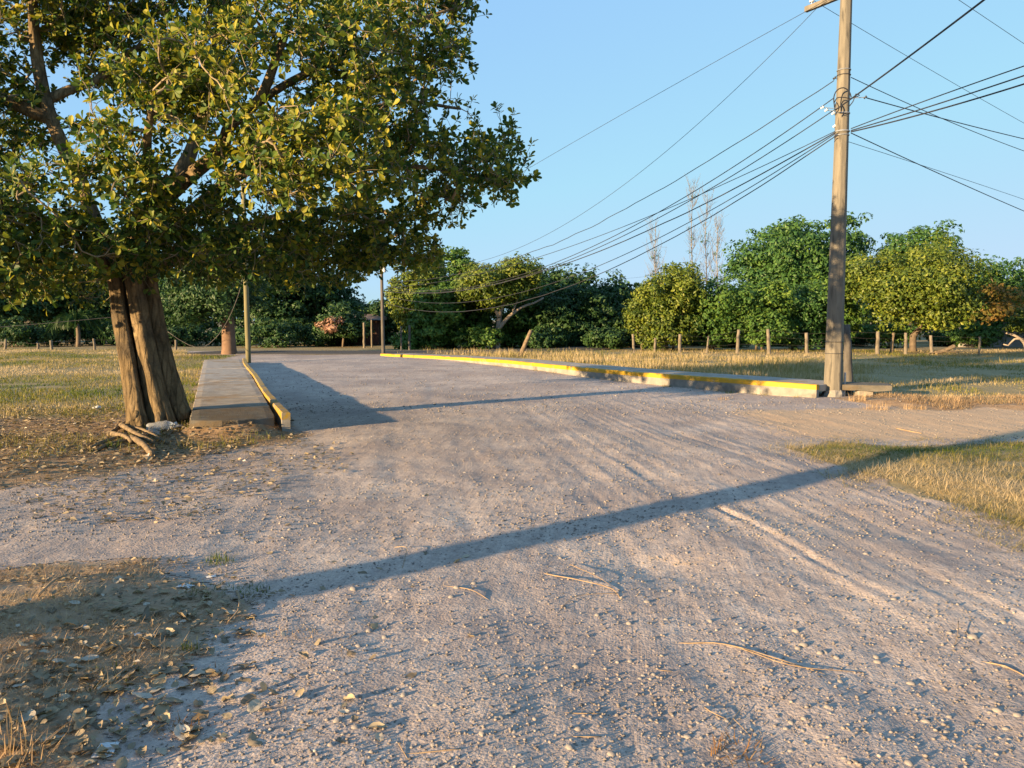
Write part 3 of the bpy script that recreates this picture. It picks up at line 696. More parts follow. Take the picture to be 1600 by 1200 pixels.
def bg_tree(px, Y, top, hw, bot, mat, label, n=260, per=34, size=.22, seed=1, kind='tree', group=None, lobes=6, trunk_w=.16, barkmat=None, spread=.6, cr=None, trunks=1, flat=1.0, extra=None, drop=0.):
    """tree standing Y metres ahead at pixel column px; its crown spans rows top..bot and hw pixels to each side"""
    g = np.random.default_rng(seed * 13 + 5)
    base = at(px, 540, Y); base[2] = G(base) - .05
    zt, zb = at(px, top, Y)[2], at(px, bot, Y)[2]; rw = hw / F_PX * Y
    h = zt - zb; bl = [(0, 0, (zt + zb) / 2 - base[2], rw * .82, rw * .72, h * .46 * flat), (g.normal() * rw * .2, -rw * .2, zb - base[2] + h * .3, rw * .7, rw * .6, h * .3)]
    for k in range(lobes):
        a = k / lobes * 6.28 + g.random(); e = g.uniform(.35, .62)
        rz = h * g.uniform(.2, .3); z = np.clip((zt + zb) / 2 - base[2] + h * .5 * g.uniform(-.55, .6), zb - base[2] + rz * .8, zt - base[2] - rz)
        bl.append((math.cos(a) * rw * e, math.sin(a) * rw * e * .9, z, rw * g.uniform(.36, .5), rw * g.uniform(.36, .5), rz))
    t = empty('tree' if kind == 'tree' else kind, base, label, kind.replace('_', ' '), group)
    mb = MB()
    zc = zb - base[2] + h * .35
    for q in range(trunks):
        o = np.array([(q - (trunks - 1) / 2) * trunk_w * 3.2, g.normal() * .1, 0])
        top_ = np.array([g.normal() * rw * .15 + o[0] * 1.5, g.normal() * rw * .1, zc])
        tk = catmull([o + (0, 0, -.1), o + (g.normal() * .06, 0, zc * .3), (o + top_) / 2 + g.normal(size=3) * .08, top_], .3)
        tube(mb, tk, np.linspace(trunk_w, trunk_w * .6, len(tk)), 8, .15, seed=seed)
        for b in bl[1:]:
            s = tk[int(len(tk) * g.uniform(.45, .9))]; e = np.array(b[:3]); m = (s + e) / 2 + (0, 0, -h * .06) + g.normal(size=3) * .1 * rw * .4
            br = catmull([s, m, e], .35); tube(mb, br, np.linspace(trunk_w * .5, trunk_w * .12, len(br)), 5, .1, seed=seed + 2)
    mb.build('trunk', barkmat or M['bark2'], t, True)
    mb = MB(); crown(mb, bl, int(n * 1.35), per, size * .9, seed, cr or max(.28, rw * .17), drop)
    mb.build('crown', mat, t)
    if extra is not None:
        mb = MB(); crown(mb, [(e[0] * rw, e[1] * rw, (zt + zb) / 2 - base[2] + e[2] * h, e[3] * rw, e[4] * rw, e[5] * h) for e in extra[0]], extra[2], per, size * 1.05, seed + 9, cr or max(.28, rw * .15))
        mb.build(extra[3], extra[1], t)
    return t
WL = 'woods behind the left field'
# left of the gravel road, behind the big tree
for k, (px, Y, top, hw, bot, mt, lab) in enumerate([
    (-70, 44, 372, 90, 525, 'tree_d', 'dark leafy tree past the left frame edge of the far woods'),
    (30, 47, 380, 85, 520, 'tree_d', 'dim green tree hanging over the white house wall'),
    (115, 49, 372, 85, 535, 'tree_d', 'dark tree rising behind the drooping palm'),
    (205, 48, 385, 80, 540, 'tree_d', 'dark tree seen just behind the big leaning trunk'),
    (285, 50, 395, 80, 545, 'tree_d', 'dark tree standing behind the hanging cable'),
    (430, 47, 400, 80, 548, 'tree_d', 'dark tree behind the olive wooden pole'),
    (500, 49, 415, 70, 545, 'tree_d', 'tree behind the peach blossoms, left of the thin far pole'),
    (560, 50, 462, 50, 548, 'tree_d', 'low dark tree just left of the thin far pole')]):
    bg_tree(px, Y, top, hw, bot, M[mt], lab, 230, 34, .26, 100 + k, group=WL)
bg_tree(340, 33.5, 395, 100, 505, M['tree_d'], 'olive leaved tree with thick ochre trunk at the end of the left sidewalk', 260, 34, .17, 121, trunk_w=.01)
# its thick trunk
for o in list(COL.objects):
    if o.get('label', '').startswith('olive leaved tree with thick'):
        for c in list(o.children):
            if c.name.startswith('trunk'):
                mb = MB(); b = np.array(o.location); off = at(358, 540, 33.5) - b; off[2] = 0
                P = catmull([off + (0, 0, -.1), off + (0, 0, .9), off + (-.05, 0, 1.8), off + (-.2, 0, 3.2)], .2)
                tube(mb, P, np.interp(np.linspace(0, 1, len(P)), [0, .15, 1], [.36, .29, .22]), 14, .1, seed=4)
                for e in ((-1.6, .3, 3.6), (1.0, .5, 3.4), (-.4, -.8, 3.9), (-.6, 1, 4)):
                    br = catmull([P[int(len(P) * .8)], off + np.array(e) * (.5, .5, .85), off + np.array(e)], .3); tube(mb, br, np.linspace(.12, .04, len(br)), 6)
                n_ = mb.build('trunk', M['trunkpaint'], o, True); c.data = n_.data; bpy.data.objects.remove(n_)
bg_tree(535, 43, 470, 55, 530, M['tree_d'], 'small tree with peach blossoms left of the thin far pole', 130, 30, .2, 131, trunk_w=.07,
        extra=([(-.1, -.7, -.12, .42, .3, .22)], M['blossom'], 9, 'blossoms'))
# centre
bg_tree(655, 41, 396, 58, 530, M['tree_b'], 'dense yellow green tree just right of the thin far pole', 300, 36, .2, 141, trunk_w=.12)
bg_tree(700, 48, 376, 60, 520, M['tree_a'], 'taller loose topped tree standing behind the dense yellow green tree', 220, 30, .24, 142)
bg_tree(735, 42, 430, 52, 535, M['tree_a'], 'lower bushy tree left of the pale forked trunk', 220, 34, .2, 143)
sp = bg_tree(772, 40, 402, 82, 480, M['tree_b'], 'spreading tree with bare pale forked trunk under a flat crown', 330, 34, .19, 144, trunk_w=.02, flat=.9)
mb = MB(); b0 = np.array(sp.location)
def bp(px, py, Y=40): v = at(px, py, Y) - b0; return v
for pts, r0, r1 in (([(775, 560), (778, 520), (780, 492)], .17, .13), ([(780, 495), (770, 480), (758, 462)], .10, .04), ([(780, 495), (785, 478), (795, 462), (800, 450)], .10, .04), ([(778, 515), (795, 495), (815, 480), (835, 473), (850, 465)], .11, .04), ([(800, 490), (806, 475), (812, 460)], .05, .03), ([(770, 480), (768, 462), (760, 445)], .05, .03)):
    q = catmull([bp(*p) + (0, .1 * i, 0) for i, p in enumerate(pts)], .2); tube(mb, q, np.linspace(r0, r1, len(q)), 8, .12, seed=int(pts[-1][0]))
for c in sp.children:
    if c.name.startswith('trunk'):
        n_ = mb.build('trunk', M['barkpale'], sp, True); c.data = n_.data; bpy.data.objects.remove(n_)
bg_tree(850, 46, 402, 58, 535, M['tree_d'], 'dark tree right behind the pale forked branches', 250, 34, .24, 151)
bg_tree(900, 45, 403, 68, 540, M['tree_d'], 'broad dark tree above the leaning wooden post', 280, 34, .24, 152)
bg_tree(952, 48, 424, 58, 540, M['tree_d'], 'dark tree beside the gap of low sky in the middle', 220, 34, .25, 153)
bg_tree(990, 60, 438, 52, 530, M['tree_a'], 'far hazy tree low in the middle gap', 180, 30, .3, 154)
for k, (px, Y, top, hw, bot, mt, lab) in enumerate([(600, 47, 462, 36, 540, 'tree_d', 'low dark tree right behind the thin far pole'), (680, 39.6, 440, 55, 545, 'tree_a', 'wide low tree filling the space below the yellow green tree'), (825, 43, 426, 64, 545, 'tree_a', 'round tree behind the right fork of the pale trunk'), (880, 42, 436, 62, 548, 'tree_d', 'full dark tree just left of the broad dark one'), (935, 43, 440, 60, 548, 'tree_d', 'leafy dark tree near the middle gap'), (975, 46, 462, 40, 545, 'tree_d', 'low dark tree at the left edge of the right fence')]):
    bg_tree(px, Y, top, hw, bot, M[mt], lab, 240, 34, .22, 180 + k)
# right of the gap
bg_tree(1045, 37.5, 410, 70, 545, M['tree_b'], 'rounded tree at the left end of the right fence', 360, 36, .17, 161, trunks=3, trunk_w=.07)
bg_tree(1005, 37.0, 462, 34, 542, M['tree_b'], 'small leaning tree at the corner fence post', 120, 34, .16, 162, trunk_w=.06)
bg_tree(1112, 38, 420, 76, 545, M['tree_a'], 'bushy green tree second along the right fence', 340, 36, .18, 163, trunks=2, trunk_w=.07)
bg_tree(1185, 37.5, 424, 68, 543, M['tree_a'], 'fresh green tree with fine leaves below the tall tree', 260, 36, .17, 164, trunks=2, trunk_w=.06)
bg_tree(1250, 51, 330, 128, 500, M['tree_c'], 'tallest tree with tiered blue green crown and sky gaps', 560, 38, .27, 165, lobes=16, trunk_w=.3, cr=.62)
bg_tree(1240, 38.5, 434, 58, 543, M['tree_c'], 'hanging leaved small tree just left of the concrete pole', 210, 36, .19, 166, trunk_w=.06, drop=.3)
bg_tree(1298, 39, 420, 60, 538, M['tree_a'], 'low tree directly behind the concrete pole', 200, 36, .18, 167, trunk_w=.08)
big2 = bg_tree(1428, 36.5, 358, 124, 522, M['tree_b'], 'big round yellow green tree with rusty leaves on its right side', 640, 40, .17, 168, lobes=9, trunk_w=.17, cr=.5,
        extra=([(.92, -.2, -.16, .26, .3, .12), (.62, -.62, -.30, .30, .25, .08), (.78, -.5, -.12, .2, .3, .12)], M['tree_o'], 34, 'rusty_foliage'))
bg_tree(1425, 50, 352, 70, 450, M['tree_c'], 'flat topped tree peeping over the big round tree', 180, 34, .26, 169)
bg_tree(1508, 50, 380, 80, 535, M['tree_a'], 'tree behind the right shoulder of the big round tree', 200, 34, .26, 170)
bg_tree(1578, 44, 394, 78, 535, M['tree_c'], 'green tree above the grey block wall', 300, 36, .21, 171)
bg_tree(1650, 40, 420, 70, 520, M['tree_a'], 'tree at the far right edge of the field', 260, 36, .2, 172)
fr = bg_tree(1612, 36.5, 478, 45, 520, M['tree_b'], 'small tree with pale bare forked branches at the right edge', 120, 34, .17, 173, trunk_w=.05)
mb = MB(); b0 = np.array(fr.location)
for pts, r0, r1 in (([(1608, 560), (1600, 535), (1585, 524), (1572, 520)], .10, .05), ([(1600, 530), (1585, 530), (1575, 540), (1568, 538)], .06, .03), ([(1605, 545), (1612, 520), (1615, 500)], .09, .05)):
    q = catmull([bp(*p, 36.5) for p in pts], .15); tube(mb, q, np.linspace(r0, r1, len(q)), 7, .1)
mb.build('bare_branch', M['barkpale'], fr, True)
# bare poplars
for k, (px, top, Y, lab) in enumerate(((1022, 348, 62, 'short leafless poplar, leftmost of the bare ones'), (1078, 292, 64, 'tallest leafless poplar with a tuft at its tip'), (1100, 300, 66, 'slim leafless poplar right beside the tallest one'), (1118, 338, 63, 'leafless poplar nearest the tall tiered tree'))):
    g = np.random.default_rng(400 + k); base = at(px, 530, Y); base[2] = .1; H = at(px, top, Y)[2] - .1
    t = empty('poplar', base, lab, 'tree', 'leafless poplars behind the fence trees')
    mb = MB(); P = catmull([(0, 0, 0), (.1, 0, H * .4), (-.05, 0, H * .7), (.03, 0, H)], .5); tube(mb, P, np.linspace(.075, .014, len(P)), 6)
    mb.build('trunk', M['poplar'], t, True)
    mb = MB(); tw = MB()
    for q in range(40):
        z = H * g.uniform(.3, .97); s = np.array([np.interp(z, P[:, 2], P[:, 0]), 0, z]); a = g.random() * 6.28; L = g.uniform(.7, 2.4) * (1.15 - z / H * .7)
        e = s + np.array([math.cos(a) * L * .5, math.sin(a) * L * .5, L]); br = catmull([s, (s + e) / 2 + (math.cos(a) * .08, math.sin(a) * .08, -.05), e], .3); tube(mb, br, np.linspace(.017, .008, len(br)), 4, cap=False)
        for _ in range(6):
            i = g.integers(1, len(br)); e2 = br[i] + g.normal(size=3) * .22 + (0, 0, .4); tube(mb, np.array([br[i], e2]), [.010, .006], 3, cap=False)
    mb.build('branches', M['poplar'], t, True)
    mb = MB(); crown(mb, [(0, 0, H * (.93 if k == 1 else .7), .25, .25, H * .08), (0, 0, H * .6, .4, .4, H * .25)], 8 + 6 * (k == 0), 10, .13, 500 + k, .2); mb.build('crown', M['tree_c'], t)
# undergrowth bushes closing the feet of the trees
def bush(px, Y, top, hw, mat, label, seed, n=90, size=.17, group='bushes at the foot of the woods'):
    base = at(px, 545, Y); base[2] = G(base) - .05; zt = at(px, top, Y)[2] - base[2]; rw = hw / F_PX * Y
    g = np.random.default_rng(seed)
    o = empty('bush', base, label, 'bush', group)
    bl = [(0, 0, zt * .45, rw * .8, rw * .6, zt * .5)] + [(g.uniform(-.6, .6) * rw, g.uniform(-.4, .4) * rw, zt * g.uniform(.3, .7), rw * .4, rw * .4, zt * .3) for _ in range(4)]
    mb = MB()
    for b in bl: q = catmull([(0, 0, 0), (b[0] * .4, b[1] * .4, b[2] * .5), b[:3]], .2); tube(mb, q, np.linspace(.035, .012, len(q)), 5)
    mb.build('stem', M['bark2'], o)
    mb = MB(); crown(mb, bl, n, 34, size, seed, max(.22, rw * .2)); mb.build('foliage', mat, o); return o
for k in range(9):
    bush(20 + k * 66, 42.5 + (k % 3) * 1.4, 494 + (k * 37) % 17, 56, M['tree_d'], 'dark bush at the foot of the woods beyond the left field and road', 300 + k)
for k, (px, top) in enumerate(((645, 515), (690, 508), (740, 505), (800, 520), (850, 505), (905, 500), (950, 508), (985, 515))):
    bush(px, 39.5 + (k % 2) * 2.5, top, 45, M['tree_d' if k > 3 else 'tree_a'], 'dark bush among the trees behind the long yellow kerb', 330 + k, 110)
for k, (px, top) in enumerate(((1035, 505), (1085, 512), (1135, 515), (1225, 515), (1290, 505), (1340, 500), (1390, 500), (1480, 505), (1535, 500), (1640, 505))):
    bush(px, 41.5 + (k % 2) * 2.2, top, 46, M['tree_d' if k % 2 else 'tree_a'], 'dark bush behind the row of fence posts on the right', 350 + k, 110)
# far woods, one mass closing the view
mb = MB(); g = np.random.default_rng(9)
bl = []
for k in range(44):
    px = -260 + k * 50; Yf = 62 + (k * 7 % 11)
    top = float(np.interp(px, [0, 300, 540, 600, 650, 900, 960, 1010, 1060, 1200, 1900], [420, 430, 470, 470, 430, 440, 458, 465, 470, 450, 430]))
    b = at(px, 530, Yf); zt = at(px, top, Yf)[2]; bl.append((b[0], Yf, zt * .5, 2.1, 1.6, zt * .5))
crown(mb, bl, 1900, 22, .42, 77, .75); tag(mb.build('woods', M['tree_d']), 'dark mass of far woods closing the view behind all the trees', 'woods', kind='stuff')
# palm
pb = at(122, 540, 43); pb[2] = .1
palm = empty('palm', pb, 'drooping palm in the shade behind the left field fence', 'palm')
mb = MB(); P = catmull([(0, 0, 0), (.05, 0, .7), (0, 0, 1.3)], .2); tube(mb, P, np.linspace(.13, .10, len(P)), 9, .1); mb.build('trunk', M['bark2'], palm, True)
for k in range(13):
    g = np.random.default_rng(600 + k); a = k * 2.4; L = g.uniform(1.5, 2.1); el = g.uniform(.5, 1.2)
    s = np.linspace(0, 1, 14); q = np.stack([np.cos(a) * s * L * math.cos(el * .7), np.sin(a) * s * L * math.cos(el * .7), 1.3 + L * (math.sin(el) * 1.3 * s - 1.15 * s * s)], 1)
    mb = MB(); tube(mb, q, np.linspace(.02, .006, 14), 4, tint=.8)
    pos, dv, nn = [], [], []
    T, N, B = frames(q)
    for i in range(1, 14):
        for sg in (-1, 1):
            for f in (0, .5): pos.append(q[i] - T[i] * f * L / 14); dv.append(B[i] * sg * .6 + T[i] * .45 + (0, 0, -.55)); nn.append((0, 0, 1.) + N[i] * .2)
    leaves(mb, np.array(pos), np.array(dv), np.array(nn), g.uniform(.35, .5, len(pos)), np.clip(.5 + g.normal(size=len(pos)) * .15, 0, 1), .22)
    mb.build('frond', M['tree_d'], palm)

# ------------------------------------------------------------------ off-frame trees whose shadows fall into view
tb = np.array([-9.45, -1.25, 0.]); tb[2] = G(tb)
tt = empty('tree', tb, 'tall straight tree behind the camera casting the long stripe of shadow across the gravel', 'tree')
mb = MB(); P = catmull([(0, 0, -.1), (.03, 0, 2), (.0, .05, 5), (.1, 0, 8.2)], .3); tube(mb, P, np.interp(P[:, 2], [0, .5, 8], [.33, .225, .16]), 14, .08); mb.build('trunk', M['bark'], tt, True)
mb = MB(); crown(mb, [(0, 0, 9, 2.6, 2.6, 1.6), (.8, .4, 9.8, 1.6, 1.6, 1)], 160, 30, .2, 91, .5); mb.build('crown', M['tree_a'], tt)
for k, (x, y, h, r) in enumerate(((-8.9, .95, .80, .75), (-8.1, .0, .92, .7), (-7.4, -.75, .85, .65), (-6.7, -1.6, .78, .6), (-9.9, 1.9, .6, .7))):
    b = np.array([x, y, 0.]); b[2] = G(b); o = empty('bush', b, 'low weedy bush beside the camera shading the dry grass', 'bush', 'bushes outside the picture on the left')
    mb = MB()
    for q in range(14):
        a = q * 2.4; c = catmull([(0, 0, 0), (math.cos(a) * r * .3, math.sin(a) * r * .3, h * .6), (math.cos(a) * r * .7, math.sin(a) * r * .7, h * (.8 + .4 * (q % 3) / 3))], .12); tube(mb, c, np.linspace(.012, .004, len(c)), 4)
    mb.build('stem', M['bark2'], o)
    mb = MB(); crown(mb, [(0, 0, h * .5, r * .8, r * .8, h * .5)], 60, 24, .09, 900 + k, .16); mb.build('foliage', M['tree_a'], o)

# ------------------------------------------------------------------ poles and posts
def oct_pole(mb, base, H, r0, r1, lean=(0, 0), ch=.22, n=40):
    a = np.arange(8) * math.pi / 4 + math.pi / 8; ang = np.concatenate([[q - ch * .35, q + ch * .35] for q in a]); k = len(ang)
    zs = np.linspace(0, H, n); V = []
    for z in zs:
        r = r0 + (r1 - r0) * z / H; c = np.array([lean[0] * z, lean[1] * z, z])
        V.append(np.stack([c[0] + r * np.cos(ang), c[1] + r * np.sin(ang), np.full(k, z)], 1))
    V = np.concatenate(V); i, j = np.meshgrid(np.arange(n - 1), np.arange(k), indexing='ij'); j2 = (j + 1) % k
    F = [np.stack([i * k + j, i * k + j2, (i + 1) * k + j2, (i + 1) * k + j], -1).reshape(-1, 4)]
    V = np.vstack([V, V[-k:].mean(0)]); jj = np.arange(k); F.append(np.stack([np.full(k, len(V) - 1), (n - 1) * k + jj, (n - 1) * k + (jj + 1) % k], 1))
    mb.add(V + np.asarray(base), F)
PB = gnd(1301, 620, .0); PB[2] = G(PB) - .02
pole = empty('utility_pole', PB, 'tall weathered octagonal pole carrying many cables at the end of the yellow kerb', 'utility pole')
mb = MB(); oct_pole(mb, (0, 0, -.2), 11.2, .185, .085); mb.build('post', M['pole'], pole)
mb = MB(); g = np.random.default_rng(4)                                     # crumbling mortar collar
a = np.arange(18) / 18 * 6.283; V = []
for z, r in ((-.1, .27), (.03, .235), (.10, .205), (.16, .19)):
    V.append(np.stack([(r + g.normal(size=18) * .012) * np.cos(a), (r + g.normal(size=18) * .012) * np.sin(a), z + g.normal(size=18) * .008], 1))
V = np.concatenate(V); i, j = np.meshgrid(np.arange(3), np.arange(18), indexing='ij')
mb.add(V, np.stack([i * 18 + j, i * 18 + (j + 1) % 18, (i + 1) * 18 + (j + 1) % 18, (i + 1) * 18 + j], -1).reshape(-1, 4)); mb.build('collar', M['concrete'], pole)
def pole_r(z): return .185 - .1 * (z + .2) / 11.2
def zpx(py): return at(1310, py, PB[1])[2] - PB[2]
def ringp(z, r, n=24, tilt=0.): a = np.linspace(0, 6.283, n); return np.stack([r * np.cos(a), r * np.sin(a), z + tilt * np.cos(a)], 1)
for py, th in ((110, .010), (118, .008), (178, .012), (206, .016), (212, .010), (534, .007), (552, .007)):
    z = zpx(py); mb = MB(); tube(mb, ringp(z, pole_r(z) + .006), th, 6, cap=False); mb.build('band', M['steel'] if th > .009 else M['blackrub'], pole)
def lathe(mb, c, ax, prof, n=12):
    ax = unit(np.asarray(ax, float)); e1 = unit(np.cross(ax, (0.3, .2, 1.))); e2 = np.cross(ax, e1); a = np.arange(n) / n * 6.283
    V = np.concatenate([np.asarray(c) + ax * h + r * (np.cos(a)[:, None] * e1 + np.sin(a)[:, None] * e2) for h, r in prof]); k = len(prof)
    i, j = np.meshgrid(np.arange(k - 1), np.arange(n), indexing='ij'); mb.add(V, np.stack([i * n + j, i * n + (j + 1) % n, (i + 1) * n + (j + 1) % n, (i + 1) * n + j], -1).reshape(-1, 4))
SPOOL = [(-.03, .0), (-.03, .022), (-.016, .025), (-.008, .014), (.008, .014), (.016, .025), (.03, .022), (.03, 0)]
for px, py, mt in ((1304, 122, 'blackrub'), (1285, 168, 'insul'), (1291, 172, 'insul'), (1302, 177, 'insul'), (1352, 152, 'blackrub'), (1304, 197, 'insul')):
    p = at(px, py, PB[1]) - PB; mb = MB(); lathe(mb, p, (.5, -.6, .4), SPOOL); mb.build('insulator', M[mt], pole)
    q = np.array([0, 0, p[2] - .02]); q[:2] = unit(p[:2]) * pole_r(p[2]); mb = MB(); tube(mb, np.array([q, p]), .008, 5); mb.build('hook', M['steel'], pole)
for pts, r in (([(1304, 168), (1303, 152), (1308, 141), (1318, 137), (1327, 143), (1330, 152)], .012), ([(1304, 160), (1308, 153), (1318, 152), (1328, 154)], .010), ([(1304, 172), (1307, 160), (1311, 170), (1306, 178)], .010), ([(1327, 166), (1333, 158), (1337, 147), (1343, 149), (1336, 152)], .010), ([(1306, 175), (1318, 177), (1327, 180)], .008)):
    P = catmull([at(px, py, PB[1] - .24) - PB for px, py in pts], .04); mb = MB(); tube(mb, P, r, 5); mb.build('cable_loop', M['cable'], pole)
zA = at(1322, -17, PB[1])[2] - PB[2]; aD = np.array([-.52, .85, 0]); aN = np.array([.85, .52, 0])
mb = MB(); box(mb, aD * .06 - aN * -.17 + (0, 0, zA), aD * 1.05, aN * .045, (0, 0, .055), .006); mb.build('crossarm', M['pole'], pole)
for t in (-.9, .9, .3):
    mb = MB(); lathe(mb, aD * (.06 + t) + aN * .17 + (0, 0, zA + .055 + .08), (0, 0, 1), [(-.08, .01), (-.03, .012), (-.03, .045), (0, .05), (.01, .03), (.04, .045), (.07, .03), (.08, 0)]); mb.build('insulator', M['insul'], pole)
mb = MB(); cz = np.array([.235, -.02, 0]); tube(mb, catmull([cz + (0, 0, -.05), cz + (0, 0, .35), cz + (.0, 0, .52)], .1), .022, 8); mb.build('conduit', M['steel'], pole)

def post(name, px, py_b, py_t, w, mat, label, cat, Y=None, dx=0, H=None, sides=9, group=None, rough=.08, parent=None, taper=.85, pname=None, cap=True):
    p = onG(px, py_b) if Y is None else at(px, py_b, Y)
    if Y is not None: p[2] = G(p)
    top = at(px + dx, py_t, p[1]); h = H or top[2] - p[2]; off = np.array([top[0] - p[0], 0, 0]) if H is None else np.zeros(3)
    P = np.stack([np.linspace(0, off[0], 9), np.linspace(0, 0, 9), np.linspace(-.25, h, 9)], 1)
    P[1:-1, :2] += np.random.default_rng(abs(int(px))).normal(size=(7, 2)) * w / F_PX * p[1] * .04
    r = w / F_PX * p[1] / 2; mb = MB(); tube(mb, P, np.linspace(r, r * taper, 9), sides, rough, seed=int(px))
    if parent is None:
        o = mb.build(name, mat, None, True, origin=None); o.location = tuple(p); tag(o, label, cat, group); return o
    mb2 = mb; o = mb.build(name, mat, parent, True); o.location = tuple(p - np.array(parent.location)); return o
post('wooden_pole', 388, 567, 300, 8.2, M['polewood'], 'straight olive wooden pole beside the left kerb under the big tree', 'pole', H=6.2)
pl2 = onG(599, 553)
p2 = empty('utility_pole', pl2, 'thin far wooden pole with a small transformer where the yellow kerb ends', 'utility pole')
mb = MB(); H2 = at(598, 408, pl2[1])[2] - pl2[2]; tube(mb, np.stack([np.linspace(0, -.03, 12), np.zeros(12), np.linspace(-.2, H2, 12)], 1), np.linspace(.085, .06, 12), 8, .06); mb.build('post', M['oldwood'], p2, True)
mb = MB(); lathe(mb, (.10, -.06, H2 - .32), (0, 0, 1), [(-.16, 0), (-.16, .075), (-.14, .085), (.13, .085), (.15, .07), (.16, 0)]); mb.build('transformer', M['steel'], p2)
mb = MB(); box(mb, (0, -.09, H2 - .1), (.28, 0, 0), (0, .03, 0), (0, 0, .03), .005); mb.build('crossarm', M['oldwood'], p2)
post('wooden_post', 809, 557, 516, 8, M['log'], 'leaning pale wooden post on the grass behind the yellow kerb', 'post', dx=21, rough=.12, taper=.7)
post('wooden_post', 1327, 598, 507, 17, M['oldwood'], 'dark grey weathered stump post close behind the tall concrete pole', 'post', dx=-4, rough=.16, sides=10, taper=.55, Y=16.9)
post('wooden_post', 627, 553, 520, 3, M['oldwood'], 'short thin grey stake right of the thin far pole', 'post', Y=37, H=1.15)
post('wooden_post', 640, 553, 520, 4, M['oldwood'], 'short stake standing before the dense yellow green tree', 'post', Y=37.5, H=1.2)
post('white_post', 569, 540, 520, 4, M['post'], 'white painted post in the shade left of the thin far pole', 'post', Y=41, H=1.35)  # both white posts take the duller concrete colour to stand for shade
post('white_post', 581, 540, 520, 2.8, M['post'], 'thinner white post nearest the far pole', 'post', Y=42, H=1.5)
# fences
def fence(label, posts, ph, mat, wires, wcat='fence', Y0=36):
    o = empty('fence', (*at(posts[0][0], 550, posts[0][1])[:2], 0.), label, wcat); tops = []
    for px, Yp, py_t, wpx in posts:
        q = post('post', px, 553, py_t, wpx, mat, None, None, Y=Yp, parent=o, dx=random.uniform(-3, 3), taper=random.uniform(.7, .95), sides=7, rough=.1)
        b = at(px, 553, Yp); b[2] = G(b); tops.append((b, at(px, py_t, Yp)[2]))
    for f in wires:
        P = [b * (1, 1, 0) + (0, -.05, b[2] + (zt - b[2]) * f) for b, zt in tops]; Q = []
        for a, b in zip(P[:-1], P[1:]): Q += [a, (a + b) / 2 - (0, 0, .02)]
        Q.append(P[-1]); mb = MB(); tube(mb, np.array(Q) - np.array(o.location), .0035, 3, cap=False); mb.build('wire', M['oldwood'], o)
fence('wire fence on pale posts along the far edge of the left field', [(-60, 38.5, 530, 4), (8, 38.3, 530, 4.5), (59, 38.2, 536, 4), (82, 38, 532, 5), (149, 37.8, 529, 4), (240, 37.6, 530, 4), (275, 37.5, 531, 4)], .55, M['post'], (.45, .9))
fence('wire fence of pale posts in front of the right hand trees', [(991, 34.6, 522, 5), (1023, 34.6, 528, 4), (1062, 34.4, 522, 6), (1104, 34.6, 525, 3.5), (1152, 34.2, 515, 6), (1202, 34.0, 514, 7), (1261, 34.0, 520, 6), (1327, 33.8, 516, 6), (1371, 33.6, 518, 7), (1415, 33.8, 520, 6), (1457, 33.4, 524, 6), (1530, 33.2, 526, 4), (1610, 33, 524, 5), (1690, 33, 524, 5)], .55, M['post'], (.4, .7, .95))
post('tree_stump', 1391, 554, 520, 5, M['log'], 'crooked forked stick of wood between two posts under the big round tree', 'stump', Y=34.2, dx=5, rough=.2)
# fallen pale trunk piece and its long stick under the round tree
b = at(1480, 553, 33.4); b[2] = G(b); mb = MB(); tube(mb, catmull([(-.55, 0, .05), (-.1, .05, .17), (.3, .1, .33), (.36, .1, .36)], .08), np.linspace(.09, .10, len(catmull([(-.55, 0, .05), (-.1, .05, .17), (.3, .1, .33), (.36, .1, .36)], .08))), 8, .2); tube(mb, catmull([(-.9, -.1, .04), (-.3, -.05, .12), (.5, 0, .1)], .1), .025, 5)
o = mb.build('fallen_log', M['log'], None, True); o.location = tuple(b); tag(o, 'pale yellowish fallen log leaning on dry grass under the big round tree', 'log')
# buildings glimpsed between the trees
def building(name, px0, px1, py_t, Y, depth, wallm, label, cat, roofm=None, h=None):
    a, b = at(px0, 530, Y), at(px1, 530, Y); H = h or at(px0, py_t, Y)[2]; o = empty(name, ((a[0] + b[0]) / 2, Y + depth / 2, .1), label, cat); hw = (b[0] - a[0]) / 2
    mb = MB(); box(mb, (0, 0, H / 2), (hw, 0, 0), (0, depth / 2, 0), (0, 0, H / 2), .02); mb.build('wall', wallm, o)
    if roofm:
        mb = MB(); V = [(-hw - .3, -depth / 2 - .3, H), (hw + .3, -depth / 2 - .3, H), (hw + .3, depth / 2 + .3, H), (-hw - .3, depth / 2 + .3, H), (-hw - .3, 0, H + .35), (hw + .3, 0, H + .35)]
        mb.add(V, [np.array([(0, 1, 5, 4), (2, 3, 4, 5), (3, 2, 1, 0)]), np.array([(0, 4, 3), (1, 2, 5)])]); mb.build('roof', roofm, o)
    return o
hs = building('house', 8, 48, 511, 50, 4, M['white'], 'small white house showing between the dark trees at far left', 'house', M['rooftin'])
mb = MB(); box(mb, (.55, -2.01, .95), (.38, 0, 0), (0, .03, 0), (0, 0, .9), .01); mb.build('door', M['oldwood'], hs)
building('shed', 512, 592, 522, 45, 2.5, M['redwall'], 'low dark reddish shed behind the white posts', 'shed', M['rooftin'], 1.5)
wl = building('block_wall', 1500, 1720, 514, 42.5, .18, M['block'], 'grey block wall in shade behind the fence at far right', 'wall')
mb = MB(); 
for k in range(5): box(mb, (-3.2 + k * 1.75, -.12, .66), (.09, 0, 0), (0, .05, 0), (0, 0, .72), .01)
mb.build('pillar', M['concrete'], wl)

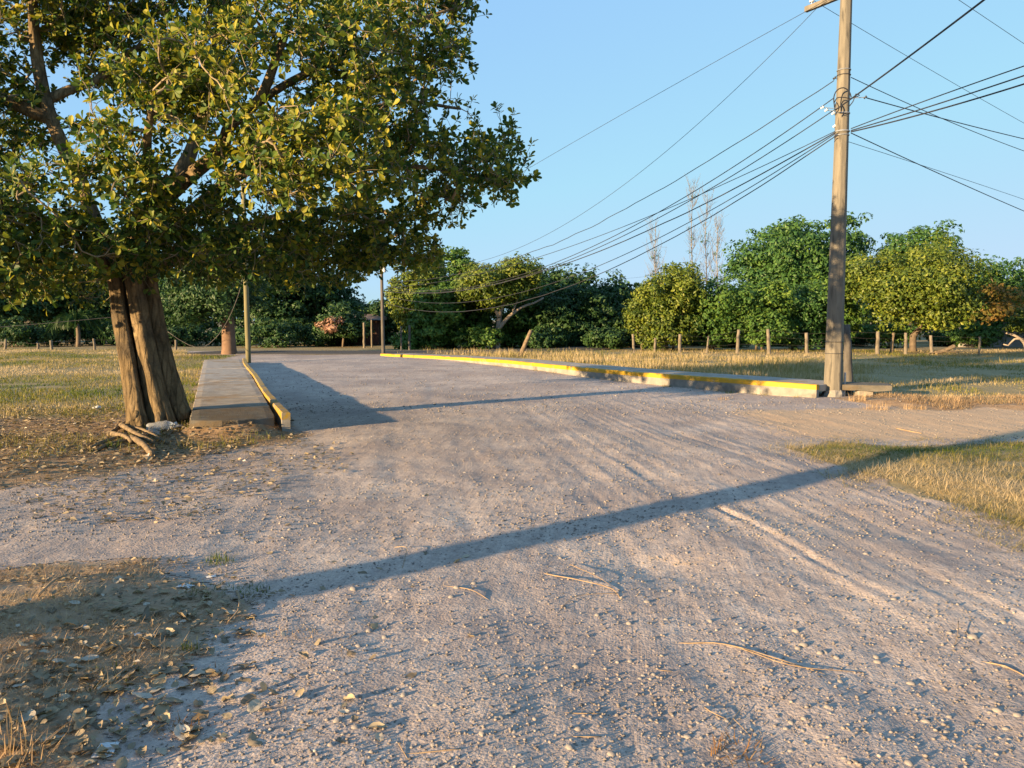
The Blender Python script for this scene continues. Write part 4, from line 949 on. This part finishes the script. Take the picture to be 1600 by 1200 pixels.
# ------------------------------------------------------------------ cables
def cable(name, p0, p1, pm, r, label, group='cables of the utility pole', sag=None, wob=0., seed=0):
    """hang a cable between two points with the sag that carries it past the pixel pm"""
    s = np.linspace(0, 1, 60); best = None
    for sg in (np.linspace(-.6, 4, 93) if sag is None else [sag]):
        P = p0[None] * (1 - s)[:, None] + p1[None] * s[:, None]; P[:, 2] -= sg * 4 * s * (1 - s)
        if pm is None: best = (0, P); break
        q = np.array([proj(p) for p in P]); e = np.min(np.hypot(q[:, 0] - pm[0], q[:, 1] - pm[1]))
        if best is None or e < best[0]: best = (e, P)
    P = best[1]
    if wob: P = P + np.stack([0 * s, 0 * s, wob * (fbm(s * 26, s * 0 + seed, 2, seed) + .7 * fbm(s * 9, s * 0 + seed, 2, seed + 3)) * np.sin(np.pi * s) ** .4], 1)
    o0 = P[0].copy(); mb = MB(); tube(mb, P - o0, r * .92, 5, cap=False)
    o = mb.build(name, M['cable'], None, True); o.location = tuple(o0); tag(o, label, 'cable', group); return o
Yp = PB[1]; Y2 = pl2[1]
E = lambda px, py, Y: at(px, py, Y)
tA = PB + aD * (.06 - .9) + aN * .17 + (0, 0, zA + .2); tB = PB + aD * .36 + aN * .17 + (0, 0, zA + .2); tC = PB + aD * .96 + aN * .17 + (0, 0, zA + .16)
cable('cable', tA, E(594, 404, Y2), (1000, 165), .006, 'upper of the two thin bare wires running far left from the crossarm')
cable('cable', tB, E(602, 404, Y2), (1007, 260), .006, 'lower of the two thin bare wires running far left from the crossarm')
cable('cable', E(1303, 126, Yp), E(604, 440, Y2), (1086, 262), .010, 'wavy twisted cable leaving the topmost insulator towards the far pole', wob=.05, seed=3)
cable('cable', E(1303, 153, Yp), E(604, 447, Y2), (1137, 261), .011, 'second cable below the wavy one, from the pale insulator leftwards')
cable('cable', E(1303, 172, Yp), E(604, 451, Y2), (1162, 261), .011, 'third cable below the wavy one, from the looped wires leftwards')
for k, (y0, y1, pm, lab) in enumerate(((205, 449, (1192, 261), 'thin upper cable of the lowest bundle running left'), (207, 455, (1208, 261), 'thicker middle cable of the lowest bundle running left'), (209, 462, (950, 410), 'sagging cable of the lowest bundle, second from the bottom on the left'), (213, 474, (950, 421), 'lowest sagging cable going left from the concrete pole'))):
    cable('cable', E(1305, y0, Yp - .15), E(604, y1, Y2), pm, (.009, .014, .010, .012)[k], lab, wob=.015 * (k % 2), seed=k + 5)
cable('cable', tC, E(1960, 372, 36), None, .006, 'thin bare wire going right from the far end of the crossarm', sag=.3)
cable('cable', E(1400, -66, Yp - .8), E(1990, 330, 34), None, .006, 'thin bare wire crossing the top right corner of the sky', sag=.0)
cable('cable', E(1305, 172, Yp - .2), E(1960, -330, 6.2), (1440, 72), .016, 'thick cable climbing steeply to the upper right over the lane')
cable('cable', E(1330, 201, Yp - .12), E(1960, -15, 9), (1440, 162), .011, 'upper cable of the pair rising gently to the right', sag=None)
cable('cable', E(1330, 204, Yp - .12), E(1960, -8, 9), (1450, 165), .013, 'second cable twisted with the upper one rising gently right')
cable('cable', E(1330, 206, Yp - .12), E(1960, 8, 9), (1450, 173), .015, 'lower thick cable of the pair rising gently to the right')
cable('cable', E(1330, 121, Yp), E(1900, 300, 34), (1430, 164), .009, 'slack wire falling right from the topmost insulator')
cable('cable', E(1354, 153, Yp), E(1900, 268, 34), (1450, 178), .012, 'dark cable falling right from the black strain insulator')
cable('cable', E(1330, 208, Yp), E(1900, 440, 36), (1500, 284), .011, 'service cable falling right from the lowest band')
cable('cable', E(1324, 221, Yp), E(1900, 425, 36), (1470, 270), .006, 'thin wire falling right beside the service cable')
cable('cable', E(604, 415, Y2), E(1000, 452, 58), (740, 408), .006, 'thin wire leaving the far pole to the right over the trees', sag=.15)
cable('cable', E(604, 420, Y2), E(1010, 432, 60), None, .006, 'second thin wire from the far pole over the trees to the right', sag=.4)
cable('cable', E(-40, 514, 30), E(190, 494, 30), None, .010, 'thin pale wire crossing in front of the left fence', sag=.02)
P = catmull([at(px, py, 26) for px, py in ((262, 518), (279, 530), (295, 539), (317, 543), (335, 530), (348, 514), (362, 488), (374, 456), (380, 430))], .2); mb = MB(); tube(mb, P - P[0], .011, 5)
o = mb.build('cable', M['oldwood'], None, True); o.location = tuple(P[0]); tag(o, 'loose grey cable hanging in a curve before the thick ochre trunk', 'cable')

# ------------------------------------------------------------------ grass
def blades(mb, x, y, h, w, az, lean, tint, curl=.4, z=None):
    n = len(x); z = gh(x, y) - .01 if z is None else z
    d = np.stack([np.cos(az), np.sin(az), 0 * az], 1); s = np.stack([-np.sin(az), np.cos(az), 0 * az], 1)
    V = []
    for f, wf in ((0, 1), (.5, .8), (1, .12)):
        c = np.stack([x, y, z + h * (f * np.cos(lean) - curl * f * f * np.sin(lean) * .35)], 1) + d * (h * np.sin(lean) * (f + curl * f * f))[:, None]
        V += [c - s * (w * wf / 2)[:, None], c + s * (w * wf / 2)[:, None]]
    V = np.stack(V, 1).reshape(-1, 3); b = (np.arange(n) * 6)[:, None]
    q = np.array([(0, 1, 3, 2), (2, 3, 5, 4)]); mb.add(V, (b[:, :, None] + q[None]).reshape(-1, 4), np.repeat(tint, 6))
def scatter(poly, n, yr=None, clip=True, clump=None, thr=0., edge=.45):
    poly = np.asarray(poly); lo, hi = poly.min(0), poly.max(0); X_, Y_ = [], []; got = 0
    for _ in range(60):
        m = n * 2; v = rng.random(m)
        y = lo[1] + (hi[1] - lo[1]) * v; x = lo[0] + (hi[0] - lo[0]) * rng.random(m)
        if yr is not None: y = yr[0] * (yr[1] / yr[0]) ** v
        k = (sdf(poly, x, y) < edge * fbm(x * 2.2, y * 2.2, 3, 3))
        if clip: k &= (np.abs(x) < y * .72 + 1.0) & (y > 1.5)
        if clump: k &= fbm(x * clump, y * clump, 3, 15) > thr
        X_.append(x[k]); Y_.append(y[k]); got += k.sum()
        if got >= n: break
    return np.concatenate(X_)[:n], np.concatenate(Y_)[:n]
def grass_field(name, poly, n, hr, wr, tint0, tvar, seed, yr=None, lean=.5, clump=None, thr=0, mat='grass', label=None, curl=.4, ts=.35, tl=0.):
    x, y = scatter(poly, n, yr, True, clump, thr); g = np.random.default_rng(seed); n = len(x)
    p = fbm(x * ts, y * ts, 4, seed); hq = .65 + .5 * fbm(x * .9, y * .9, 3, seed + 4)
    h = g.uniform(*hr, n) * (np.clip(hq + .35, .35, 1.6) if seed != 203 else np.clip(.75 + 1.5 * fbm(x * .8, y * .8, 4, 207), .18, 1.7) * sstep(13.5, 17.5, y)); t = np.clip(tint0 + tvar * p + g.normal(size=n) * .12, 0, 1)
    mb = MB(); blades(mb, x, y, h, g.uniform(*wr, n), g.random(n) * 6.283, np.clip(lean + .3 * g.normal(size=n), .05, 1.5) if lean > .95 else np.abs(g.normal(size=n)) * lean, t, curl)
    return tag(mb.build(name, M[mat]), label, 'grass', kind='stuff')
grass_field('grass', P_lfield, 66000, (.03, .10), (.009, .018), .64, .95, 201, (12.4, 39), .8, label='patchy green and straw grass of the left field', clump=.55, thr=-.42)
Pr2 = P_rfield.copy()
grass_field('grass', Pr2, 80000, (.04, .14), (.008, .017), .68, .62, 203, (14.5, 38), .8, label='dry straw coloured grass of the right field')
grass_field('grass', P_patch, 40000, (.03, .12), (.0025, .0055), .60, .80, 205, (5.0, 11), 1.0, label='short matted green and yellow grass on the mound at the right edge', clump=1.1, thr=-.42, ts=.9)
grass_field('dry_grass', P_straw, 30000, (.025, .09), (.0013, .003), .66, .55, 207, (2.2, 6.5), .98, mat='straw', label='matted dry grass on the low mound at lower left', ts=1.2, clump=1.6, thr=-.35)
grass_field('dry_grass', P_bank, 11000, (.03, .14), (.004, .009), .70, .35, 209, (12.3, 17), .98, mat='straw', label='dry straw on the earth bank around the concrete pole', clump=1.2, thr=-.12)
grass_field('dry_grass', P_dirt, 5000, (.04, .12), (.005, .009), .5, .4, 211, (7, 14), .9, clump=.9, thr=.12, mat='grass', label='sparse dry tufts on the soil under the big tree')
P_edge = gp((1195, 700), (1240, 690), (1300, 682), (1400, 688), (1640, 684), (1640, 700), (1420, 708), (1360, 740), (1450, 785), (1640, 840), (1680, 880), (1600, 862), (1500, 825), (1400, 795), (1300, 752), (1230, 722))
grass_field('dry_grass', P_edge, 15000, (.03, .11), (.0025, .005), .72, .4, 213, (5.0, 11), 1.25, mat='grass', label='flattened straw along the edge of the right grass mound', clump=1.3, thr=-.25)
# a strip of taller straw behind the long kerb, and green weeds along its foot
P_strip = np.array([(-2.2, 29.9), (.3, 26.6), (2.0, 23.9), (4.0, 21.2), (6.0, 18.8), (9, 19), (12, 26), (6, 33), (-4, 34)])
grass_field('dry_grass', P_strip, 16000, (.10, .30), (.010, .02), .78, .2, 215, (18, 34), .5, mat='grass', label='taller blond straw just behind the long yellow kerb', clump=.7, thr=-.15)
P_deb = gp((60, 960), (430, 940), (520, 1040), (460, 1230), (60, 1230))
grass_field('dry_grass', P_deb, 2600, (.02, .07), (.0012, .0026), .55, .5, 217, (2.2, 5), 1.35, mat='straw', label='broken straw and stalk bits strewn among the fallen leaves', clump=2.0, thr=-.1)
P_road = gp((430, 760), (900, 660), (1300, 760), (1640, 880), (1640, 1230), (460, 1230))
grass_field('dry_grass', P_road, 700, (.02, .08), (.0012, .0028), .7, .3, 219, (2.2, 10), 1.42, mat='straw', label='stray straw bits lying over the gravel road')
def tuft(px, py, n, h, r, tint, mat, label, seed, name='grass_tuft', cat='grass tuft', group=None, lean=.7, wd=(.003, .006), tv=.15):
    p = onG(px, py); g = np.random.default_rng(seed); a = g.random(n) * 6.283; q = r * np.sqrt(g.random(n)); x = p[0] + q * np.cos(a); y = p[1] + q * np.sin(a)
    mb = MB(); blades(mb, x, y, g.uniform(.4, 1, n) * h, g.uniform(*wd, n), g.random(n) * 6.283, (np.abs(g.normal(size=n)) * lean if mat != 'rust' else g.uniform(.5, 1.45, n)), np.clip(tint + g.normal(size=n) * tv, 0, 1))
    o = mb.build(name, M[mat], None, False, origin=p); return tag(o, label, cat, group)
for k, a in enumerate(((342, 880, 110, .10, .09, .22, 'grass', 'small green tuft with straw alone on the gravel past the straw mound'), (395, 925, 90, .07, .10, .15, 'grass', 'low green tuft at the right tip of the straw mound'),
    (330, 925, 90, .06, .14, .15, 'grass', 'flat green grass beside the white litter on the straw mound'), (297, 1015, 60, .07, .05, .3, 'grass', 'tiny green tuft with brown foot in the lower left'), (175, 1062, 90, .05, .13, .12, 'grass', 'dark green low weeds among fallen leaves in the lower left'),
    (30, 1195, 90, .13, .09, .6, 'straw', 'dry grass tuft in the bottom left corner'), (20, 1150, 22, .17, .07, .8, 'straw', 'long thin dry stalks above the bottom left corner'), (290, 1140, 140, .07, .07, .4, 'rust', 'brown withered tuft at lower left beside a pebble'), (325, 1060, 210, .06, .09, .35, 'rust', 'reddish brown clump of dry roots on the gravel'),
    (1150, 1180, 130, .085, .11, .5, 'rust', 'orange brown dry weed at the bottom right of the centre'), (420, 995, 60, .05, .08, .6, 'straw', 'faint straw wisp on the gravel beside the shade'), (470, 995, 70, .05, .10, .8, 'straw', 'pale straw wisp in the sun right of the shade'),
    (175, 700, 70, .16, .10, .15, 'grass', 'green weed in front of the stacked dead branches'), (1140, 615, 90, .12, .10, .2, 'grass', 'green weed at the foot of the yellow kerb'), (1130, 625, 80, .10, .14, .7, 'straw', 'dry weed on the gravel before the yellow kerb'), (930, 588, 260, .10, .75, .45, 'grass', 'long low weeds in the gutter of the yellow kerb'), (880, 583, 160, .08, .5, .5, 'grass', 'weeds farther along the gutter of the yellow kerb'),
    (1370, 640, 200, .20, .22, .8, 'straw', 'bushy straw tuft under the broken slab end'), (1340, 625, 160, .22, .16, .8, 'straw', 'straw tuft right against the foot of the concrete pole'), (1480, 625, 200, .18, .3, .75, 'straw', 'straw clump on the earth bank at right'), (1430, 640, 160, .14, .2, .7, 'straw', 'low straw clump left of the earth bank'), (1215, 555, 30, .3, .1, .7, 'straw', 'straw tuft by a pale fence post'))):
    tuft(*a[:8], 700 + k)

g = np.random.default_rng(88)
for k in range(16):
    i = int(len(KR) and g.integers(4, 200)); q = catmull(KR, .08); i = min(i, len(q) - 3); t_ = q[i + 1] - q[i]; t_ = t_ / np.linalg.norm(t_); w_ = q[i] + np.array([t_[1], -t_[0]]) * -(.12 + .1 * g.random())
    ppx, ppy = proj((w_[0], w_[1], G(w_)))
    tuft(ppx, ppy, int(g.integers(25, 70)), g.uniform(.05, .12), g.uniform(.05, .16), g.uniform(.3, .8), 'grass', 'small weedy tuft growing along the foot of the long yellow kerb', 800 + k, group='weeds along the foot of the yellow kerb')
# ------------------------------------------------------------------ gravel, stones, leaves, sticks
t5 = (1 + 5 ** .5) / 2
ICO = unit(np.array([(-1, t5, 0), (1, t5, 0), (-1, -t5, 0), (1, -t5, 0), (0, -1, t5), (0, 1, t5), (0, -1, -t5), (0, 1, -t5), (t5, 0, -1), (t5, 0, 1), (-t5, 0, -1), (-t5, 0, 1)], float))
ICF = np.array([(0, 11, 5), (0, 5, 1), (0, 1, 7), (0, 7, 10), (0, 10, 11), (1, 5, 9), (5, 11, 4), (11, 10, 2), (10, 7, 6), (7, 1, 8), (3, 9, 4), (3, 4, 2), (3, 2, 6), (3, 6, 8), (3, 8, 9), (4, 9, 5), (2, 4, 11), (6, 2, 10), (8, 6, 7), (9, 8, 1)])
def stonemat():
    m, n, l, p = mat_new('loose_gravel'); a = n.new('ShaderNodeAttribute'); a.attribute_name = 'tint'
    r = ramp(n, [(0, (.10, .092, .088)), (.4, (.185, .163, .150)), (.75, (.26, .23, .205)), (1, (.36, .325, .29))]); l.new(a.outputs['Fac'], r.inputs[0])
    tc = n.new('ShaderNodeTexCoord').outputs['Object']; q = noise(n, l, tc, 90, 3); rr = ramp(n, [(.3, (.8, .8, .8)), (.7, (1.15, 1.15, 1.15))]); l.new(q.outputs['Fac'], rr.inputs[0])
    l.new(mixc(n, l, 1, r.outputs[0], rr.outputs[0], 'MULTIPLY'), p.inputs['Base Color']); p.inputs['Roughness'].default_value = .9; p.inputs['Specular IOR Level'].default_value = .25; return m
M['gravel'] = stonemat()
def pebbles(n, yr, smin, smax, pw, seed, clump=True):
    g = np.random.default_rng(seed); m = n * 4
    y = yr[0] * (yr[1] / yr[0]) ** g.random(m); x = (g.random(m) * 2 - 1) * (y * .72 + .3)
    A, B, C, D = masks(x, y); keep = (np.maximum(A, np.maximum(B * .75, C * .9)) < g.random(m) * .9) & (sdf(np.vstack([LA, LB, RB + (.4, 0), RA + (.4, 0)]), x, y) > .03)
    kr = np.interp(y, KR[:, 1], KR[:, 0]); keep &= (x < kr - .12) | (y < 15.5)
    if clump: keep &= (fbm(x * 1.3, y * 1.3, 4, 301) * .5 + .5 + .3 * fbm(across(x, y) * 2.2, along(x, y) * .3, 2, 303)) > g.random(m) * .9
    x, y = x[keep][:n], y[keep][:n]; n = len(x)
    s = smin * (smax / smin) ** (g.random(n) ** pw); z = gh(x, y) + .005
    jit = 1 + g.normal(size=(n, 12)) * .16; sc = np.stack([g.uniform(.7, 1.3, n), g.uniform(.6, 1.1, n), g.uniform(.45, .8, n)], 1)
    V = ICO[None] * jit[..., None] * sc[:, None] * s[:, None, None] * .5
    a = g.random(n) * 6.283; c, q = np.cos(a)[:, None], np.sin(a)[:, None]
    V = np.stack([V[..., 0] * c - V[..., 1] * q, V[..., 0] * q + V[..., 1] * c, V[..., 2]], -1) + np.stack([x, y, z + s * .14], 1)[:, None]
    return V.reshape(-1, 3), (np.arange(n)[:, None, None] * 12 + ICF[None]).reshape(-1, 3), np.repeat(np.clip(.45 + g.normal(size=n) * .2, 0, 1), 12)
mb = MB()
mb.add(*pebbles(40000, (1.9, 6.5), .0035, .020, 3.2, 11)); mb.add(*pebbles(15000, (5.5, 15), .007, .028, 2.2, 12)); mb.add(*pebbles(5000, (13, 30), .012, .045, 2.2, 13))
tag(mb.build('gravel', M['gravel'], None, True), 'loose grey gravel strewn over the road', 'gravel', kind='stuff')
# single stones worth pointing at
stone_me = []
for k in range(6):
    g = np.random.default_rng(40 + k); V, F = ICO.copy(), ICF
    mid = {}; V = list(V); F2 = []
    for f in F:
        m_ = []
        for a, b in ((f[0], f[1]), (f[1], f[2]), (f[2], f[0])):
            e = (min(a, b), max(a, b))
            if e not in mid: mid[e] = len(V); V.append(unit((np.array(V[a]) + V[b]) / 2))
            m_.append(mid[e])
        F2 += [(f[0], m_[0], m_[2]), (f[1], m_[1], m_[0]), (f[2], m_[2], m_[1]), tuple(m_)]
    V = np.array(V); V *= (1 + .22 * fbm(V[:, 0] * 1.3 + k * 9, V[:, 1] * 1.3 + V[:, 2] * 1.7, 3, k))[:, None] * np.array([1, .78, .58])
    V[:, 2] = np.maximum(V[:, 2], -.35)
    o = MB().add(V, np.array(F2)).build('stone', M['stone'], None, True); stone_me.append(o.data); COL.objects.unlink(o); bpy.data.objects.remove(o)
def stone(p, s, label, group, k):
    o = bpy.data.objects.new('stone', stone_me[k % 6]); COL.objects.link(o); o.location = (p[0], p[1], p[2] + s * .12); o.scale = (s / 2,) * 3; o.rotation_euler = (0, 0, k * 1.7); tag(o, label, 'stone', group)
for k, (px, py, wpx, lab) in enumerate(((1520, 998, 20, 'largest pale stone at right, beside a smaller twin'), (1484, 991, 12, 'smaller stone just left of the largest pale one'), (1256, 1010, 17, 'flat pale stone lying right of centre above the long twig'), (1243, 988, 14, 'twin lumps of grey stone above the flat pale stone'), (1397, 938, 12, 'small pale stone alone at right'), (552, 922, 14, 'angular stone at the lower edge of the long shadow'),
    (577, 988, 15, 'tan flat stone left of centre'), (588, 1084, 14, 'rusty rounded stone low in the centre left'), (632, 1088, 15, 'orange tinged flat stone right of the rusty one'), (517, 1166, 13, 'grey stone near the bottom edge left of centre'), (678, 1166, 13, 'pale stone at the bottom edge in the middle'), (203, 1166, 16, 'smooth grey pebble among the leaves in the lower left'),
    (1236, 1131, 13, 'round pale pebble at bottom right'), (1228, 1140, 12, 'pebble touching the round pale one at bottom right'), (1255, 1143, 10, 'third pebble of the small cluster at bottom right'), (1478, 1146, 13, 'pebble near the bottom right with a long shadow'), (1135, 1128, 11, 'pebble held in the crossed dry stalks'), (706, 934, 12, 'pebble at the end of the thin twig in the middle'), (1000, 1062, 10, 'small pebble below the forked twig'), (985, 1035, 12, 'light pebble with a long shadow near the forked twig'))):
    p = onG(px, py); stone(p, wpx / F_PX * p[1], lab, None, k)
g = np.random.default_rng(55); n = 0
while n < 270:
    px, py = (g.uniform(300, 1600), 700 + 500 * g.random() ** .7) if n % 3 == 0 else (px + g.normal() * 70, py + g.normal() * 26)
    if not (250 < px < 1640 and 690 < py < 1240): px, py = g.uniform(300, 1600), g.uniform(850, 1200)
    p = onG(px, py); A, B, C, D = masks(np.array([p[0]]), np.array([p[1]]))
    if max(A[0], B[0], C[0]) > .4: continue
    stone(p, (.013 + .030 * g.random() ** 2.2) * (1 + (p[1] - 3) * .05), 'loose grey stone lying on the gravel', 'loose stones on the gravel', n + 3); n += 1
# fallen leaves
leaf_me = []
for k in range(16):
    g = np.random.default_rng(60 + k); u = np.linspace(0, 1, 8); vv = np.linspace(-1, 1, 5)
    wd = .30 * np.sin(np.pi * u ** .8) ** .8 + .012; UU, VV = np.meshgrid(u, vv, indexing='ij')
    cu = g.uniform(-.3, .9); sx = g.uniform(-.3, .35)
    V = np.stack([VV * wd[:, None] * (1 - .25 * cu * VV ** 2), UU - .5, cu * .45 * (VV * wd[:, None] / .3) ** 2 * .5 + sx * (UU - .5) ** 2 + .03 * g.normal(size=UU.shape)], -1).reshape(-1, 3); V[:, 2] -= V[:, 2].min()
    idx = np.arange(40).reshape(8, 5); q = np.stack([idx[:-1, :-1], idx[1:, :-1], idx[1:, 1:], idx[:-1, 1:]], -1).reshape(-1, 4)
    o = MB().add(V, q, g.uniform(.0, .95)).build('fallen_leaf', M['dryleaf'], None, True); leaf_me.append(o.data); bpy.data.objects.remove(o)
def leaf_at(p, L, k, g, label, group):
    o = bpy.data.objects.new('fallen_leaf', leaf_me[k % 16]); COL.objects.link(o); o.location = (p[0], p[1], p[2] + .004 + .012 * g.random()); o.scale = (L,) * 3
    o.rotation_euler = (g.normal() * .25, g.normal() * .3 + (math.pi if g.random() < .25 else 0), g.random() * 6.28); tag(o, label, 'leaf', group)
g = np.random.default_rng(66); n = 0
Pl = np.array([(0, 1000), (120, 930), (250, 915), (360, 930), (400, 960), (380, 1000), (300, 1040), (330, 1090), (300, 1180), (190, 1200), (0, 1200)])
while n < 235:
    px, py = g.uniform(-10, 430), g.uniform(905, 1200)
    inside = sdf(Pl, np.array([px]), np.array([py]))[0]
    if inside > 0 and g.random() > .12: continue
    if px < 150 and py < 990 and g.random() < .5: continue
    leaf_at(onG(px, py), g.uniform(.045, .105), n, g, 'dry curled fallen leaf in the litter at lower left', 'fallen leaves at lower left'); n += 1
while n < 300:
    px, py = g.uniform(330, 760), g.uniform(700, 1180); p = onG(px, py)
    if g.random() > 1.1 - (px - 330) / 430: continue
    leaf_at(p, g.uniform(.035, .075), n, g, 'dry fallen leaf alone on the bare gravel', 'stray fallen leaves on the gravel'); n += 1
mb = MB(); x, y = scatter(P_dirt, 5200, (6.8, 14)); x2, y2 = scatter(gp((430, 690), (480, 690), (560, 720), (420, 770), (200, 830), (0, 830), (0, 750), (260, 715)), 900, (6, 12)); x3, y3 = scatter(gp((-50, 890), (200, 880), (420, 930), (420, 990), (330, 1060), (330, 1200), (-50, 1220)), 1600, (2.4, 5.2))
for x, y, lo, hi in ((x, y, .04, .09), (x2, y2, .035, .07), (x3, y3, .02, .045)):
    n = len(x); az = rng.random(n) * 6.283; dv = np.stack([np.cos(az), np.sin(az), rng.normal(size=n) * .25], 1); nn = np.stack([rng.normal(size=n) * .45, rng.normal(size=n) * .45, np.ones(n)], 1)
    leaves(mb, np.stack([x, y, gh(x, y) + .012 + .015 * rng.random(n)], 1), dv, nn, rng.uniform(lo, hi, n), np.clip(.34 + rng.normal(size=n) * .24, 0, 1))
tag(mb.build('leaf_litter', M['dryleaf']), 'brown leaf litter covering the soil under the big tree', 'leaf litter', kind='stuff')
# sticks stacked at the foot of the tree
def stick(pts, r0, r1, mat, label, cat='branch', name='fallen_branch', group=None, forks=(), lift=.0):
    P = [onG(px, py) + (0, 0, r0 * .8 + lift + dz) for px, py, dz in pts]; o0 = P[0].copy(); P = catmull(np.array(P) - o0, .04); jg = np.random.default_rng(int(pts[0][0])); P[1:-1] += jg.normal(size=(len(P) - 2, 3)) * r0 * .09; mb = MB(); tube(mb, P, np.linspace(r0, r1, len(P)) * (1 + .04 * jg.normal(size=len(P))), 8, .25, seed=int(pts[0][0]))
    for f in forks:
        Q = catmull(np.array([onG(px, py) + (0, 0, r1 + dz) for px, py, dz in f]) - o0, .03); tube(mb, Q, np.linspace(r0 * .7, r1 * .6, len(Q)), 5, .1)
    o = mb.build(name, mat, None, True); o.location = tuple(o0); return tag(o, label, cat, group)
for pts, r0, r1, lab in (([(190, 673, .06), (212, 687, .06), (240, 697, .02)], .045, .035, 'thick dead branch lying uppermost on the pile by the trunk'), ([(196, 672, .03), (225, 684, .08), (262, 695, .0)], .035, .025, 'dark dead branch resting across the pile towards the slab'),
    ([(206, 690, .02), (222, 700, .03), (238, 714, .0)], .05, .042, 'thick pale dead branch pointing at the camera from the pile'), ([(175, 686, .05), (195, 690, .05), (206, 695, .01)], .04, .03, 'short bent pale branch on the left of the pile'), ([(142, 702, 0), (165, 695, .03), (188, 688, .03)], .035, .025, 'dark thin branch sticking out left of the pile'),
    ([(150, 706, 0), (175, 697, .02), (200, 692, .02)], .03, .02, 'lowest dark branch under the left of the pile'), ([(170, 682, 0), (190, 670, .03), (206, 660, .02)], .035, .045, 'surface root like branch against the left stem'), ([(262, 682, .01), (275, 674, .03), (288, 668, .0)], .02, .015, 'thin stick beside the plastic bottle')):
    stick(pts, r0 * .8, r1 * .75, M['log'], lab)
for pts, r0, r1, lab, forks in (([(1060, 1006, .0), (1130, 1010, .01), (1220, 1036, .012), (1305, 1060, .0)], .004, .003, 'long straw coloured twig lying at lower right', ([(1160, 1018, .01), (1240, 1045, .012), (1350, 1053, .004)],)), ([(850, 897, .0), (905, 912, .02), (955, 924, .015), (972, 940, .0)], .004, .003, 'forked pale twig right of centre', ([(890, 887, .02), (930, 905, .02), (955, 918, .01)], [(965, 930, .01), (900, 938, .02), (870, 960, 0)])),
    ([(690, 916, .0), (735, 925, .012), (767, 940, .0)], .0035, .002, 'thin pale twig lying left of the forked one', ()), ([(617, 860, .02), (635, 863, .035), (632, 880, .02), (628, 890, 0)], .003, .002, 'bent pale stalk standing inside the long shadow', ()), ([(1100, 1105, .0), (1110, 1120, .02), (1135, 1128, .01)], .003, .002, 'thin stalk running to the orange dry weed', ([(1160, 1112, .02), (1127, 1148, .0)], [(1145, 1130, .02), (1180, 1158, 0)])),
    ([(880, 1115, 0), (945, 1119, .008)], .003, .002, 'short straight straw above the dark gravel patch', ()), ([(885, 1152, 0), (940, 1155, .008)], .003, .002, 'short straw near the bottom middle', ()), ([(630, 1180, 0), (720, 1174, .008)], .003, .002, 'long straw at the bottom left of the middle', ([(622, 1165, .01), (645, 1200, 0)],)), ([(1000, 1045, 0), (1050, 1052, .008)], .003, .002, 'short straw left of the long twig', ()),
    ([(1535, 1035, 0), (1570, 1045, .01), (1610, 1062, 0)], .004, .003, 'rusty twig at the right edge', ([(1497, 980, .03), (1496, 1000, .02), (1490, 1015, 0)],)), ([(370, 925, 0), (374, 945, .03), (372, 962, .02), (355, 975, 0)], .008, .006, 'thick grey curved stick at the tip of the straw mound', ()), ([(60, 940, .02), (85, 920, .04), (105, 905, .02)], .008, .006, 'weathered grey stick lying on the straw mound', ()), ([(1440, 678, 0), (1400, 672, .02)], .010, .008, 'thin dark stick on the earth lane at right', ())):
    stick(pts, r0 * .9, r1 * .9, M['twig'], lab, 'twig', 'twig', None, forks)
# litter by the trunk
p = onG(250, 674); bt = empty('plastic_bottle', p + (0, 0, .07), 'crushed clear plastic bottle lying at the foot of the big trunk', 'bottle')
mb = MB(); lathe(mb, (0, 0, 0), (.85, .5, .12), [(-.17, 0), (-.17, .055), (-.14, .075), (-.06, .068), (-.02, .076), (.05, .07), (.09, .074), (.14, .05), (.18, .022), (.20, .022), (.20, 0)], 14); mb.build('body', M['plastic'], bt, True)
mb = MB(); ax = unit(np.array([.85, .5, .12])); lathe(mb, ax * .215, ax, [(-.02, 0), (-.02, .027), (.015, .027), (.018, 0)], 12); mb.build('cap', M['white'], bt)
def rag(px, py, s, mat, label, cat, seed, zs=.4):
    g = np.random.default_rng(seed); p = onG(px, py); n = 12; u = np.linspace(-1, 1, n); UU, VV = np.meshgrid(u, u); r = 1 + .25 * fbm(UU * 1.5 + seed, VV * 1.5, 3, seed)
    V = np.stack([UU * r * s, VV * r * s * .7, s * zs * np.clip(1 - UU ** 2 * .8 - VV ** 2 * .8, -.1, 1) * (.7 + .8 * fbm(UU * 2.2, VV * 2.2 + seed, 3, seed + 2)) + .01], -1).reshape(-1, 3)
    idx = np.arange(n * n).reshape(n, n); q = np.stack([idx[:-1, :-1], idx[:-1, 1:], idx[1:, 1:], idx[1:, :-1]], -1).reshape(-1, 4)
    o = MB().add(V, q).build('plastic_bag' if cat == 'plastic bag' else 'paper_scrap', mat, None, True); o.location = tuple(p); o.rotation_euler = (0, 0, seed); tag(o, label, cat)
rag(236, 680, .12, M['plastic'], 'crumpled clear plastic bag in front of the trunk', 'plastic bag', 3, .8); rag(272, 668, .13, M['white'], 'torn whitish plastic bag between trunk and slab', 'plastic bag', 4, .45)
rag(152, 638, .10, M['white'], 'white scrap of litter on the soil left of the trunk', 'litter', 5); rag(290, 918, .045, M['white'], 'white paper scrap on the straw mound', 'litter', 6, .15); rag(217, 993, .022, M['white'], 'small bluish white scrap among the fallen leaves', 'litter', 7, .2); rag(165, 1175, .05, M['white'], 'pale flat scrap at the bottom left among the leaves', 'litter', 8, .12); rag(135, 980, .02, M['white'], 'tiny white scrap on the left slope of the straw mound', 'litter', 9, .2)
rag(330, 903, .03, M['white'], 'white scrap near the lone green tuft', 'litter', 10, .2)
bpy.context.view_layer.update()
